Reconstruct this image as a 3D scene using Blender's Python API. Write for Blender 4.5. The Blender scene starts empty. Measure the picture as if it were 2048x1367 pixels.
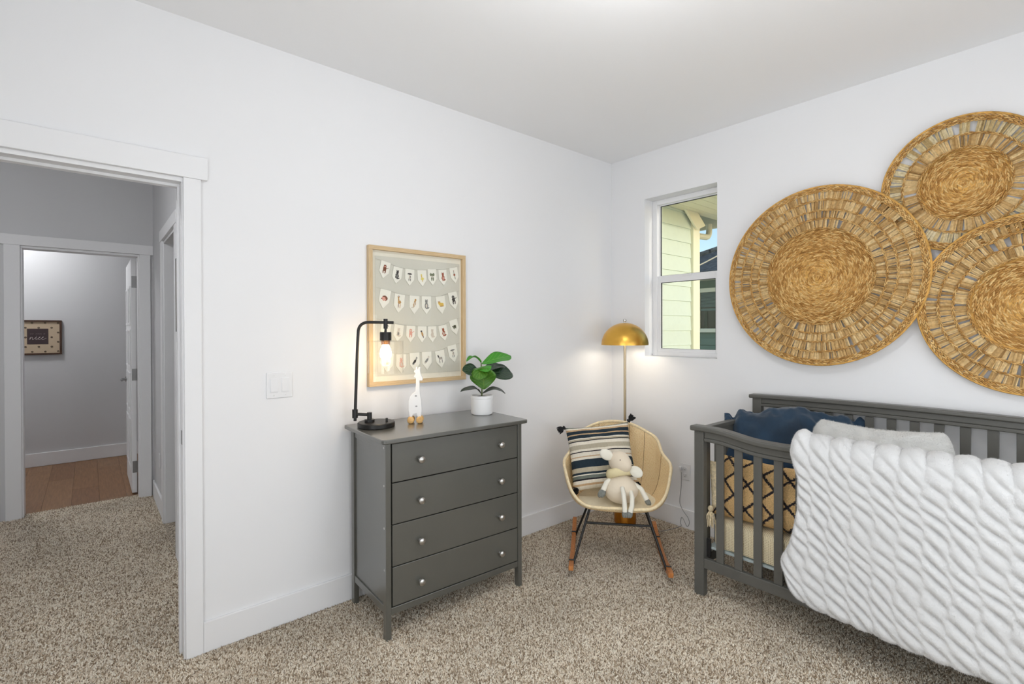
import bpy, bmesh, math, random
import numpy as np
from mathutils import Vector, Matrix, noise as mnoise

random.seed(7)
rng = np.random.default_rng(11)
sc = bpy.context.scene
COL = sc.collection
PI = math.pi
V = Vector

# ------------------------------------------------------------------ camera
FPX, YAW, PITCH, ROLL, SY = 989.514, 49.4965, 0.2862, -0.164, 17.5535
CAM = V((-3.2079, -2.516, 1.3997))
_a = math.radians(YAW)
_F = V((math.cos(_a), math.sin(_a), 0)); _R = V((math.sin(_a), -math.cos(_a), 0)); _U = V((0, 0, 1))
_p = math.radians(PITCH)
_F, _U = math.cos(_p) * _F - math.sin(_p) * _U, math.cos(_p) * _U + math.sin(_p) * _F
_r = math.radians(ROLL)
_R, _U = math.cos(_r) * _R + math.sin(_r) * _U, math.cos(_r) * _U - math.sin(_r) * _R
cd = bpy.data.cameras.new('camera')
cam = bpy.data.objects.new('camera', cd)
COL.objects.link(cam)
cd.sensor_width = 36.0
cd.lens = FPX / 2048 * 36
cd.shift_y = -SY / 2048
cd.clip_start = 0.02
Mx = Matrix(((_R.x, _U.x, -_F.x, CAM.x), (_R.y, _U.y, -_F.y, CAM.y), (_R.z, _U.z, -_F.z, CAM.z), (0, 0, 0, 1)))
cam.matrix_world = Mx
sc.camera = cam

# ------------------------------------------------------------------ world, sun, added fill lights, exposure
w = bpy.data.worlds.new('world'); sc.world = w; w.use_nodes = True
nt = w.node_tree; bg = nt.nodes['Background']
sky = nt.nodes.new('ShaderNodeTexSky')
try:
    sky.sky_type = 'NISHITA'
except Exception:
    pass
sky.sun_disc = False; sky.sun_elevation = math.radians(24); sky.sun_rotation = math.radians(170)
sky.altitude = 100; sky.air_density = 1.0; sky.dust_density = 1.0; sky.ozone_density = 1.0
nt.links.new(sky.outputs[0], bg.inputs[0]); bg.inputs[1].default_value = 0.25
def lamp(name, kind, loc, energy, color=(1, 1, 1), **kw):
    l = bpy.data.lights.new(name, kind); l.energy = energy; l.color = color
    for k, v_ in kw.items(): setattr(l, k, v_)
    o = bpy.data.objects.new(name, l); COL.objects.link(o); o.location = loc
    return o
sun = lamp('sun', 'SUN', (4, -6, 8), .62, (1, .98, .97), angle=math.radians(0.6))
sun.rotation_euler = V((-0.20, 0.95, -0.26)).to_track_quat('-Z', 'Y').to_euler()
# added fill light at the made-up window behind the camera
wl = lamp('rear_fill_light', 'AREA', (-1.7, -3.28, 1.1), 20, (0.915, 0.962, 1.0), shape='RECTANGLE', size=2.4, size_y=1.0)
wl.rotation_euler = V((0, 1, 0)).to_track_quat('-Z', 'Z').to_euler()
wl2 = lamp('side_fill_light', 'AREA', (-4.08, -2.3, 1.25), 26, (0.915, 0.962, 1.0), shape='RECTANGLE', size=1.5, size_y=1.2)  # second added fill light, at the made-up side window
wl2.rotation_euler = V((1, 0, 0)).to_track_quat('-Z', 'Z').to_euler()
vs = sc.view_settings
vs.view_transform = 'Standard'; vs.look = 'None'; vs.exposure = 0.0; vs.gamma = 1.0
vs.use_curve_mapping = False
try:
    sc.cycles.transparent_max_bounces = 32
except Exception:
    pass

# ------------------------------------------------------------------ helpers
def ray(u, v):
    return _F + _R * ((u - 1024) / FPX) - _U * ((v - 683.5 + SY) / FPX)
def on(u, v, ax, val):
    d = ray(u, v); i = 'xyz'.index(ax)
    return CAM + d * ((val - CAM[i]) / d[i])
def srgb(r, g, b):
    f = lambda c: (c / 255 / 12.92) if c / 255 <= .04045 else ((c / 255 + .055) / 1.055) ** 2.4
    return (f(r), f(g), f(b), 1)

class MB:
    def __init__(s, M=None): s.v = []; s.f = []; s.m = []; s.M = M; s.uv = None
    def add(s, vs_, fs, m=0):
        o = len(s.v)
        s.v += [tuple(s.M @ V(p)) if s.M else tuple(p) for p in vs_]
        s.f += [tuple(i + o for i in f) for f in fs]; s.m += [m] * len(fs)
        return s
    def box(s, x0, x1, y0, y1, z0, z1, m=0):
        x0, x1 = min(x0, x1), max(x0, x1); y0, y1 = min(y0, y1), max(y0, y1); z0, z1 = min(z0, z1), max(z0, z1)
        return s.add([(x0, y0, z0), (x1, y0, z0), (x1, y1, z0), (x0, y1, z0), (x0, y0, z1), (x1, y0, z1), (x1, y1, z1), (x0, y1, z1)],
                     [(0, 3, 2, 1), (4, 5, 6, 7), (0, 1, 5, 4), (1, 2, 6, 5), (2, 3, 7, 6), (3, 0, 4, 7)], m)
    def prism(s, poly, to3, d, m=0):
        """poly 2D, to3(a,b,c) maps to 3D, extruded along c from d[0] to d[1]"""
        n = len(poly)
        vs_ = [to3(a, b, d[0]) for a, b in poly] + [to3(a, b, d[1]) for a, b in poly]
        fs = [tuple(range(n))[::-1], tuple(range(n, 2 * n))] + [(i, (i + 1) % n, n + (i + 1) % n, n + i) for i in range(n)]
        return s.add(vs_, fs, m)
    def tube(s, pts, r, n=8, m=0, closed=False, cap=True, up=None):
        pts = [V(p) for p in pts]; N = len(pts)
        rs = r if isinstance(r, (list, tuple)) else [r] * N
        vs_ = []; prev = None
        for i, p in enumerate(pts):
            if closed: t = pts[(i + 1) % N] - pts[i - 1]
            else: t = pts[min(i + 1, N - 1)] - pts[max(i - 1, 0)]
            t.normalize()
            if prev is None:
                a = V((0, 0, 1)) if abs(t.z) < .9 else V((1, 0, 0))
                nrm = t.cross(a).normalized()
            else:
                nrm = (prev - t * prev.dot(t)).normalized()
            prev = nrm; b = t.cross(nrm)
            for k in range(n):
                an = 2 * PI * k / n
                vs_.append(p + (nrm * math.cos(an) + b * math.sin(an)) * rs[i])
        fs = []
        for i in range(N if closed else N - 1):
            j = (i + 1) % N
            for k in range(n):
                k2 = (k + 1) % n
                fs.append((i * n + k, i * n + k2, j * n + k2, j * n + k))
        if cap and not closed:
            fs.append(tuple(range(n))[::-1]); fs.append(tuple((N - 1) * n + k for k in range(n)))
        return s.add(vs_, fs, m)
    def lathe(s, prof, c=(0, 0, 0), n=32, m=0, axis=None, capb=True, capt=True):
        """prof [(r,z)] about z (or a given axis matrix)"""
        c = V(c); A = axis or Matrix.Identity(3)
        vs_ = []; idx = []
        for r, z in prof:
            if r < 1e-6:
                idx.append([len(vs_)]); vs_.append(c + A @ V((0, 0, z)))
            else:
                idx.append(list(range(len(vs_), len(vs_) + n)))
                vs_ += [c + A @ V((r * math.cos(2 * PI * k / n), r * math.sin(2 * PI * k / n), z)) for k in range(n)]
        fs = []
        for a, b in zip(idx[:-1], idx[1:]):
            if len(a) == 1 and len(b) == 1: continue
            for k in range(n):
                k2 = (k + 1) % n
                if len(a) == 1: fs.append((a[0], b[k2], b[k]))
                elif len(b) == 1: fs.append((a[k], a[k2], b[0]))
                else: fs.append((a[k], a[k2], b[k2], b[k]))
        if capb and len(idx[0]) > 1: fs.append(tuple(idx[0][::-1]))
        if capt and len(idx[-1]) > 1: fs.append(tuple(idx[-1]))
        return s.add(vs_, fs, m)
    def grid(s, P, closeu=False, closev=False, m=0):
        nu, nv = len(P), len(P[0])
        vs_ = [p for row in P for p in row]; fs = []
        for i in range(nu if closeu else nu - 1):
            for j in range(nv if closev else nv - 1):
                a, b = (i + 1) % nu, (j + 1) % nv
                fs.append((i * nv + j, a * nv + j, a * nv + b, i * nv + b))
        return s.add(vs_, fs, m)
    def ellipsoid(s, c, ax, n=20, k=12, m=0, warp=None):
        c = V(c); X, Y, Z = [V(a) for a in ax]
        vs_ = [c - Z]; 
        for i in range(1, k):
            ph = -PI / 2 + PI * i / k
            for j in range(n):
                th = 2 * PI * j / n
                q = V((math.cos(ph) * math.cos(th), math.cos(ph) * math.sin(th), math.sin(ph)))
                if warp: q = warp(q)
                vs_.append(c + X * q.x + Y * q.y + Z * q.z)
        vs_.append(c + Z); fs = []
        for j in range(n): fs.append((0, 1 + (j + 1) % n, 1 + j))
        for i in range(k - 2):
            for j in range(n):
                a = 1 + i * n; b = a + n; j2 = (j + 1) % n
                fs.append((a + j, a + j2, b + j2, b + j))
        a = 1 + (k - 2) * n
        for j in range(n): fs.append((a + j, a + (j + 1) % n, len(vs_) - 1))
        return s.add(vs_, fs, m)
    def build(s, name, mats, parent=None, smooth=35, bevel=0, seg=2, solid=0, subd=0):
        me = bpy.data.meshes.new(name)
        me.from_pydata(s.v, [], s.f)
        if not isinstance(mats, (list, tuple)): mats = [mats]
        for mt in mats: me.materials.append(mt)
        if len(mats) > 1: me.polygons.foreach_set('material_index', s.m)
        if s.uv is not None:
            l = me.uv_layers.new(name='UVMap'); vi = np.zeros(len(me.loops), int); me.loops.foreach_get('vertex_index', vi)
            l.data.foreach_set('uv', np.array(s.uv, dtype=np.float32)[vi].ravel())
        if smooth:
            me.polygons.foreach_set('use_smooth', [True] * len(me.polygons))
            me.set_sharp_from_angle(angle=math.radians(smooth))
        me.update()
        o = bpy.data.objects.new(name, me); COL.objects.link(o)
        if parent is not None: child(o, parent)
        if solid:
            md = o.modifiers.new('solid', 'SOLIDIFY'); md.thickness = solid; md.offset = 0
        if bevel:
            md = o.modifiers.new('bevel', 'BEVEL'); md.width = bevel; md.segments = seg; md.limit_method = 'ANGLE'; md.angle_limit = math.radians(40)
        if subd:
            md = o.modifiers.new('sub', 'SUBSURF'); md.levels = subd; md.render_levels = subd
        return o
BASE = {}
def child(o, parent):
    o.parent = parent
    o.matrix_parent_inverse = BASE[parent.name].inverted() if parent.name in BASE else Matrix.Identity(4)
def thing(name, label, cat, loc=(0, 0, 0), group=None):
    o = bpy.data.objects.new(name, None); COL.objects.link(o); o.location = loc; o.empty_display_size = .1
    BASE[o.name] = Matrix.Translation(V(loc))
    return tag(o, label, cat, group)
def tag(o, label, cat=None, group=None, kind=None):
    o['label'] = label
    if cat: o['category'] = cat
    if group: o['group'] = group
    if kind: o['kind'] = kind
    return o
def struct(o, label): 
    o['kind'] = 'structure'; o['label'] = label
    return o
def frame_of(x, y=None, z=None):
    """3x3 with columns"""
    return Matrix((x, y, z)).transposed()

# ------------------------------------------------------------------ materials
def newmat(name):
    m = bpy.data.materials.new(name); m.use_nodes = True
    n = m.node_tree.nodes; return m, n, m.node_tree.links, n['Principled BSDF']
def N(n, t, **kw):
    x = n.new('ShaderNode' + t)
    for k, v_ in kw.items():
        if k in x.inputs.keys(): x.inputs[k].default_value = v_
        else: setattr(x, k, v_)
    return x
def ramp(n, stops, interp='LINEAR'):
    r = n.new('ShaderNodeValToRGB'); r.color_ramp.interpolation = interp
    e = r.color_ramp.elements
    while len(e) < len(stops): e.new(0.5)
    for i, (p, c) in enumerate(stops): e[i].position = p; e[i].color = c
    return r
def mat(name, col, rough=.6, metal=0, var=0, vscale=40, bump=0, bscale=200, bdist=.002, spec=.5, coat=0, sheen=0, trans=0, emit=None, estr=0, sss=0, stretch=None):
    m, n, l, b = newmat(name)
    b.inputs['Base Color'].default_value = col; b.inputs['Roughness'].default_value = rough; b.inputs['Metallic'].default_value = metal
    b.inputs['Specular IOR Level'].default_value = spec; b.inputs['Coat Weight'].default_value = coat; b.inputs['Coat Roughness'].default_value = .22
    b.inputs['Sheen Weight'].default_value = sheen; b.inputs['Transmission Weight'].default_value = trans
    if sss: b.inputs['Subsurface Weight'].default_value = sss; b.inputs['Subsurface Scale'].default_value = .02
    if emit: b.inputs['Emission Color'].default_value = emit; b.inputs['Emission Strength'].default_value = estr
    tc = N(n, 'TexCoord'); src = tc.outputs['Object']
    if stretch:
        mp = N(n, 'Mapping'); mp.inputs['Scale'].default_value = stretch; l.new(src, mp.inputs[0]); src = mp.outputs[0]
    if var:
        t = N(n, 'TexNoise', Scale=vscale, Detail=4.0); l.new(src, t.inputs['Vector'])
        c2 = tuple(max(0, c * (1 - var)) for c in col[:3]) + (1,); c3 = tuple(min(1, c * (1 + var)) for c in col[:3]) + (1,)
        r = ramp(n, [(.3, c2), (.7, c3)]); l.new(t.outputs['Fac'], r.inputs[0]); l.new(r.outputs[0], b.inputs['Base Color'])
    if bump:
        t = N(n, 'TexNoise', Scale=bscale, Detail=3.0); l.new(src, t.inputs['Vector'])
        bp = N(n, 'Bump', Strength=bump, Distance=bdist); l.new(t.outputs['Fac'], bp.inputs['Height']); l.new(bp.outputs[0], b.inputs['Normal'])
    return m

M = {}
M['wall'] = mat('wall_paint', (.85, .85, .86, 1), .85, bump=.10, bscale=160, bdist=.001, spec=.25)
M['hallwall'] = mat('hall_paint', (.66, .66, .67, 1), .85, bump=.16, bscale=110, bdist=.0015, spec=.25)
M['ceiling'] = mat('ceiling_paint', (.93, .93, .935, 1), .95, bump=.12, bscale=120, bdist=.001, spec=.2)
M['trim'] = mat('trim_paint', (.845, .845, .855, 1), .5, spec=.35)
M['plastic_white'] = mat('white_plastic', (.78, .78, .79, 1), .35)
M['vinyl'] = mat('window_vinyl', (.84, .84, .85, 1), .4)
M['gasket'] = mat('gasket', (.02, .025, .022, 1), .6)
M['charcoal'] = mat('charcoal_paint', srgb(81, 81, 75), .34, var=.05, vscale=6, bump=.02, bscale=60, spec=.8, coat=.85)
M['cribpaint'] = mat('crib_paint', srgb(94, 93, 88), .38, var=.04, vscale=5, spec=.45)
M['gap'] = mat('drawer_gap', (.012, .012, .012, 1), .8)
M['nickel'] = mat('brushed_nickel', (.55, .54, .52, 1), .3, 1)
M['hinge'] = mat('hinge_metal', (.30, .30, .30, 1), .4, 1)
M['black'] = mat('black_metal', (.016, .015, .014, 1), .38, .3, spec=.5)
M['gold'] = mat('satin_gold', srgb(226, 176, 82), .33, 1, bump=.02, bscale=300)
M['goldin'] = mat('shade_lining', (.85, .82, .74, 1), .6)
M['copperbase'] = mat('base_gold', srgb(190, 128, 48), .35, 1)
M['bulb'] = mat('warm_bulb', (1, 1, 1, 1), .5, emit=(1, .76, .46, 1), estr=24)
M['bulb2'] = mat('floor_lamp_bulb', (1, 1, 1, 1), .5, emit=(1, .89, .74, 1), estr=64)
M['ceramic'] = mat('white_ceramic', (.82, .82, .82, 1), .3)
M['soil'] = mat('soil', (.03, .022, .014, 1), .95, var=.5, vscale=120, bump=.8, bscale=150)
M['whitewood'] = mat('white_painted_wood', (.82, .82, .82, 1), .4)
M['bead'] = mat('wood_bead', srgb(214, 170, 106), .55, var=.2, vscale=60)
M['rubber'] = mat('cord_grey', (.25, .25, .26, 1), .5)
M['cordclear'] = mat('cord_pale', srgb(214, 196, 165), .5)
M['tassel_black'] = mat('black_yarn', (.012, .012, .014, 1), .9)
M['tassel_cream'] = mat('cream_yarn', srgb(226, 208, 172), .9, var=.25, vscale=90, bump=.9, bscale=110, bdist=.006)
M['cream'] = mat('toy_linen', srgb(236, 222, 200), .9, bump=.35, bscale=420, bdist=.001, sheen=.2)
M['creamlt'] = mat('toy_knit_light', srgb(240, 236, 222), .9, bump=.35, bscale=420, bdist=.001, sheen=.2)
M['hoof'] = mat('toy_hoof_wool', srgb(128, 130, 124), .9, var=.2, vscale=150, bump=.4, bscale=300)
M['rope'] = mat('braided_grass', srgb(205, 158, 86), .75, var=.28, vscale=45, spec=.25)
M['mattress_under'] = mat('mattress_edge', srgb(178, 190, 190), .8)
M['alu'] = mat('mattress_frame', (.03, .03, .03, 1), .5, .5)
M['eye'] = mat('black_bead', (.005, .005, .005, 1), .2)

def glass(name, tint, fres=1.45, rough=0.0):
    m, n, l, b = newmat(name)
    n.remove(b); out = n['Material Output']
    tr = N(n, 'BsdfTransparent', Color=tint); gl = N(n, 'BsdfGlossy', Roughness=rough); fr = N(n, 'LayerWeight', Blend=.5)
    p4 = N(n, 'Math', operation='POWER'); p4.inputs[1].default_value = 4.0; l.new(fr.outputs['Facing'], p4.inputs[0])
    sc_ = N(n, 'Math', operation='MULTIPLY_ADD'); sc_.inputs[1].default_value = fres; sc_.inputs[2].default_value = .02; l.new(p4.outputs[0], sc_.inputs[0])
    mx = N(n, 'MixShader'); l.new(sc_.outputs[0], mx.inputs[0]); l.new(tr.outputs[0], mx.inputs[1]); l.new(gl.outputs[0], mx.inputs[2])
    l.new(mx.outputs[0], out.inputs[0]); return m
M['winglass'] = glass('window_glass', (.97, .985, .965, 1), .25)
M['lampglass'] = glass('lamp_glass', (.985, .985, .98, 1), .45)
M['picglass'] = glass('picture_glass', (.99, .99, .985, 1), .15)

def carpet_mat():
    m, n, l, b = newmat('carpet')
    tc = N(n, 'TexCoord'); nz = N(n, 'TexNoise', Scale=160.0, Detail=2.0); l.new(tc.outputs['Object'], nz.inputs['Vector'])
    mixv = N(n, 'Mix'); mixv.data_type = 'VECTOR'; mixv.inputs[0].default_value = .012
    l.new(tc.outputs['Object'], mixv.inputs[4]); l.new(nz.outputs['Color'], mixv.inputs[5])
    vo = N(n, 'TexVoronoi', Scale=125.0); vo.feature = 'F1'; l.new(mixv.outputs[1], vo.inputs['Vector'])
    sep = N(n, 'SeparateColor'); l.new(vo.outputs['Color'], sep.inputs[0])
    r = ramp(n, [(0.0, srgb(104, 88, 70)), (.35, srgb(160, 142, 120)), (.6, srgb(204, 188, 166)), (1.0, srgb(236, 224, 204))])
    l.new(sep.outputs[0], r.inputs[0])
    ln = N(n, 'TexNoise', Scale=3.0, Detail=3.0); l.new(tc.outputs['Object'], ln.inputs['Vector'])
    lr = ramp(n, [(.3, (.86, .86, .86, 1)), (.7, (1.06, 1.06, 1.06, 1))]); l.new(ln.outputs['Fac'], lr.inputs[0])
    mx = N(n, 'Mix'); mx.data_type = 'RGBA'; mx.blend_type = 'MULTIPLY'; mx.inputs[0].default_value = 1
    l.new(r.outputs[0], mx.inputs[6]); l.new(lr.outputs[0], mx.inputs[7]); l.new(mx.outputs[2], b.inputs['Base Color'])
    b.inputs['Roughness'].default_value = 1; b.inputs['Specular IOR Level'].default_value = .1; b.inputs['Sheen Weight'].default_value = .2
    inv = N(n, 'Math', operation='SUBTRACT'); inv.inputs[0].default_value = 1; l.new(vo.outputs['Distance'], inv.inputs[1])
    bp = N(n, 'Bump', Strength=.9, Distance=.006); l.new(inv.outputs[0], bp.inputs['Height']); l.new(bp.outputs[0], b.inputs['Normal'])
    return m
M['carpet'] = carpet_mat()

def wood_mat(name, c1, c2, scale=(1, 1, 1), rough=.5, wscale=6):
    m, n, l, b = newmat(name)
    tc = N(n, 'TexCoord'); mp = N(n, 'Mapping'); mp.inputs['Scale'].default_value = scale; l.new(tc.outputs['Object'], mp.inputs[0])
    t = N(n, 'TexNoise', Scale=wscale, Detail=6.0, Distortion=.4); l.new(mp.outputs[0], t.inputs['Vector'])
    r = ramp(n, [(.25, c1), (.75, c2)]); l.new(t.outputs['Fac'], r.inputs[0]); l.new(r.outputs[0], b.inputs['Base Color'])
    b.inputs['Roughness'].default_value = rough
    bp = N(n, 'Bump', Strength=.15, Distance=.001); l.new(t.outputs['Fac'], bp.inputs['Height']); l.new(bp.outputs[0], b.inputs['Normal'])
    return m
M['oak_h'] = wood_mat('oak_frame_across', srgb(196, 168, 126), srgb(218, 192, 152), (3, 40, 40), .5)
M['oak_v'] = wood_mat('oak_frame_up', srgb(196, 168, 126), srgb(218, 192, 152), (40, 40, 3), .5)
M['rocker'] = wood_mat('rocker_wood', srgb(168, 98, 46), srgb(206, 138, 76), (12, 12, 12), .45)
M['lvp'] = [wood_mat('plank_floor_%s' % 'abc'[i], srgb(*a), srgb(*b_), (14, 1.2, 14), .4) for i, (a, b_) in enumerate([((116, 82, 54), (150, 110, 74)), ((122, 88, 60), (154, 116, 80)), ((110, 76, 50), (144, 104, 70))])]
M['walnut'] = mat('dark_frame_wood', srgb(72, 46, 30), .5, var=.2, vscale=30)

# ------------------------------------------------------------------ room shell
H = 2.74; RX0, RY0 = -4.1, -3.3; T = .17
DX0, DX1, DH = -3.74, -2.890, 2.055            # bedroom doorway (rough jamb faces) in the left wall
WY0, WY1, WZ0, WZ1 = -.884, -.314, 1.2054, 2.3927   # window opening in right wall
struct(MB().box(-5.0, 0.0, RY0, 2.80, -.12, 0).build('floor', M['carpet'], smooth=0), 'beige flecked cut pile carpet')
struct(MB().box(-5.0, T, RY0 - .15, 6.0, H, H + .15).build('ceiling', M['ceiling'], smooth=0), 'flat white ceiling')
b = MB(); b.box(-5.0, DX0, 0, .115, 0, H); b.box(DX1, T, 0, .115, 0, H); b.box(DX0, DX1, 0, .115, DH, H)
struct(b.build('wall_left', M['wall'], smooth=0), 'white wall with the doorway and the grey dresser')
b = MB(); b.box(0, T, RY0 - .15, WY0, -.3, H); b.box(0, T, WY1, .115, -.3, H); b.box(0, T, WY0, WY1, -.3, WZ0); b.box(0, T, WY0, WY1, WZ1, H)
struct(b.build('wall_right', M['wall'], smooth=0), 'white wall with the small window above the crib')
# walls behind the camera, each with an added window opening
b = MB(); b.box(-5.0, -3.4, RY0 - .15, RY0, 0, H); b.box(-.6, 0, RY0 - .15, RY0, 0, H); b.box(-3.4, -.6, RY0 - .15, RY0, 0, .6); b.box(-3.4, -.6, RY0 - .15, RY0, 2.4, H)
struct(b.build('wall_rear', M['wall'], smooth=0), 'white wall behind the camera with an added wide window')
b = MB(); b.box(RX0 - .12, RX0, RY0, -3.1, 0, H); b.box(RX0 - .12, RX0, -1.5, 0, 0, H); b.box(RX0 - .12, RX0, -3.1, -1.5, 0, .6); b.box(RX0 - .12, RX0, -3.1, -1.5, 2.3, H)
struct(b.build('wall_side', M['wall'], smooth=0), 'white wall left of the camera with an added window')

# added window panels behind the camera, closing the openings against the sun
struct(MB().box(-3.4, -.6, RY0 - .13, RY0 - .10, .6, 2.4).build('added_window_2', M['vinyl'], smooth=0), 'unseen rear window panel added to keep the sun out')
struct(MB().box(RX0 - .11, RX0 - .08, -3.1, -1.5, .6, 2.3).build('added_window_3', M['vinyl'], smooth=0), 'unseen side window panel added to keep the sun out')

# bedroom door frame: jambs, stop and casing
b = MB(); jd0, jd1 = -.004, .119
b.box(DX1 - .018, DX1, jd0, jd1, 0, DH - .018); b.box(DX0, DX0 + .018, jd0, jd1, 0, DH - .018); b.box(DX0, DX1, jd0, jd1, DH - .018, DH)
tr1 = struct(b.build('trim_1', M['trim'], smooth=0, bevel=.0015), 'white door frame of the bedroom doorway')
b = MB(); st0, st1 = .048, .085
b.box(DX1 - .027, DX1 - .018, st0, st1, 0, DH - .03); b.box(DX0 + .018, DX0 + .027, st0, st1, 0, DH - .03); b.box(DX0 + .018, DX1 - .018, st0, st1, DH - .030, DH - .018)
b.build('door_stop', M['trim'], tr1, smooth=0, bevel=.0015)
b = MB(); b.box(DX1 - .012, -2.838, -.018, 0, 0, DH); b.build('side_casing', M['trim'], tr1, smooth=0, bevel=.002)
b = MB(); b.box(DX0 - .066, DX0 + .006, -.018, 0, 0, DH); b.build('side_casing', M['trim'], tr1, smooth=0, bevel=.002)
b = MB(); b.box(DX0 - .09, -2.813, -.022, 0, DH, DH + .095); b.build('head_casing', M['trim'], tr1, smooth=0, bevel=.002)
b = MB(); b.box(DX1 - .0195, DX1 - .017, .012, .040, .915, .975); b.build('strike_plate', M['hinge'], tr1, smooth=0, bevel=.001)

# baseboards
def baseboard(name, segs, label, h=.1344, m='trim'):
    b = MB()
    for s_ in segs: b.box(*s_, 0, h)
    return struct(b.build(name, M[m], smooth=0, bevel=.003), label)
baseboard('baseboard_left', [(-2.838, 0, -.014, 0)], 'white baseboard along the dresser wall')
baseboard('baseboard_right', [(-.014, 0, RY0, -.014)], 'white baseboard along the window wall')
baseboard('baseboard_rear', [(RX0, 0, RY0, RY0 + .014)], 'white baseboard behind the camera')

# ------------------------------------------------------------------ hall and far room
HX = -2.79; FY = 2.70   # hall right wall face, hall end wall face
OY0, OY1 = 1.17, 1.885     # cased opening in hall right wall
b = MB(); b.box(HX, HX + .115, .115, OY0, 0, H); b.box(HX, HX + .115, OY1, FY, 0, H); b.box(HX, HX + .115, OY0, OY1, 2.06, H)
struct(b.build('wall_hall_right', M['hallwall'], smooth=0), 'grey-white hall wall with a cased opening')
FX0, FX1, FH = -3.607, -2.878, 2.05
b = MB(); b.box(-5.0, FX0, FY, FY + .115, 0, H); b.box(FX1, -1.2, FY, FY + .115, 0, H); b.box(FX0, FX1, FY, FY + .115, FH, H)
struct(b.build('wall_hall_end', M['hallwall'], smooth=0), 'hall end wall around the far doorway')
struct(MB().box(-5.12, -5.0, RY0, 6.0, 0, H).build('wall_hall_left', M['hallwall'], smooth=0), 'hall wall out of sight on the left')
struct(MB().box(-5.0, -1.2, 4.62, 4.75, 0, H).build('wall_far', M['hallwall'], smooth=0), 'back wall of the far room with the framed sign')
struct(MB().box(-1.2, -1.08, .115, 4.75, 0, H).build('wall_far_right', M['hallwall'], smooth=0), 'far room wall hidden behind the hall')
baseboard('baseboard_far', [(-5.0, -1.2, 4.606, 4.62)], 'white baseboard of the far room', .138)
baseboard('baseboard_hall', [(HX - .014, HX, 1.975, FY - .016), (HX - .014, HX, .115, 1.085)], 'white baseboard of the hall wall')
b = MB(); b.box(-5.0, FX0 - .11, FY - .014, FY, 0, .134)
struct(b.build('baseboard_hall_end', M['trim'], smooth=0, bevel=.003), 'white baseboard left of the far doorway')
# cased opening trim in hall right wall
b = MB(); b.box(HX - .004, HX + .119, OY1 - .018, OY1, 0, 2.042); b.box(HX - .004, HX + .119, OY0, OY0 + .018, 0, 2.042); b.box(HX - .004, HX + .119, OY0, OY1, 2.042, 2.06)
t2 = struct(b.build('trim_2', M['trim'], smooth=0, bevel=.0015), 'white casing of the hall side opening')
for y0, y1 in ((OY1 - .012, OY1 + .075), (OY0 - .075, OY0 + .012)):
    MB().box(HX - .018, HX, y0, y1, 0, 2.06).build('side_casing', M['trim'], t2, smooth=0, bevel=.002)
MB().box(HX - .021, HX, OY0 - .09, OY1 + .09, 2.06, 2.14).build('head_casing', M['trim'], t2, smooth=0, bevel=.002)
# far doorway trim
b = MB(); b.box(FX1 - .018, FX1, FY - .004, FY + .119, 0, FH - .018); b.box(FX0, FX0 + .018, FY - .004, FY + .119, 0, FH - .018); b.box(FX0, FX1, FY - .004, FY + .119, FH - .018, FH)
t3 = struct(b.build('trim_3', M['trim'], smooth=0, bevel=.0015), 'white door frame at the end of the hall')
MB().box(FX1 - .008, FX1 + .068, FY - .018, FY, 0, FH).build('side_casing', M['trim'], t3, smooth=0, bevel=.002)
MB().box(FX0 - .080, FX0 + .008, FY - .018, FY, 0, FH).build('side_casing', M['trim'], t3, smooth=0, bevel=.002)
MB().box(FX0 - .10, HX - .001, FY - .022, FY, FH, FH + .078).build('head_casing', M['trim'], t3, smooth=0, bevel=.002)
# far room plank floor, planks run away from the camera
pf = struct(MB().box(-5.0, -1.2, 2.80, 4.62, -.12, -.012).build('floor_far', M['walnut'], smooth=0), 'brown wood plank floor of the far room')
pw = .178; x = -4.04; i = 0
while x < -2.45:
    off = (i * .47) % 1.22; y = 2.80 - off
    while y < 4.62:
        y0, y1 = max(y, 2.80), min(y + 1.22, 4.62)
        if y1 - y0 > .01:
            MB().box(x, x + pw - .0008, y0, y1 - .0008, -.012, -.002).build('plank', M['lvp'][(i * 2 + int(y * 3)) % 3], pf, smooth=0, bevel=.0012)
        y += 1.22
    x += pw; i += 1
# open door in the far doorway
hx = FX1 - .022
d2 = struct(MB().box(hx - .035, hx, 2.845, 3.585, .012, 2.025).build('door_2', M['trim'], smooth=0, bevel=.002), 'white panelled door standing open into the far room')
for z0, z1 in ((.22, .62), (.72, 1.02), (1.10, 1.40), (1.48, 1.78)):
    for ya, yb in ((2.95, 3.17), (3.27, 3.49)):
        fr = MB()
        fr.box(hx - .041, hx - .035, ya - .02, yb + .02, z0 - .02, z0); fr.box(hx - .041, hx - .035, ya - .02, yb + .02, z1, z1 + .02)
        fr.box(hx - .041, hx - .035, ya - .02, ya, z0, z1); fr.box(hx - .041, hx - .035, yb, yb + .02, z0, z1)
        fr.build('panel_moulding', M['trim'], d2, smooth=0, bevel=.003)
for z in (.235, 1.03, 1.83):
    b = MB(); b.box(hx - .031, hx + .004, 2.8425, 2.8455, z - .05, z + .05); b.tube([(hx + .008, 2.843, z - .052), (hx + .008, 2.843, z + .052)], .006, 10)
    b.build('hinge', M['hinge'], d2, bevel=.004)
b = MB(); b.lathe([(.027, 0), (.027, .010), (.012, .014), (.011, .045)], (hx - .035, 3.515, .945), 20, axis=frame_of((0, 1, 0), (0, 0, 1), (-1, 0, 0)))
b.tube([(hx - .078, 3.515, .945), (hx - .080, 3.47, .945), (hx - .078, 3.41, .942)], .009, 10)
b.build('lever_handle', M['hinge'], d2)

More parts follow.
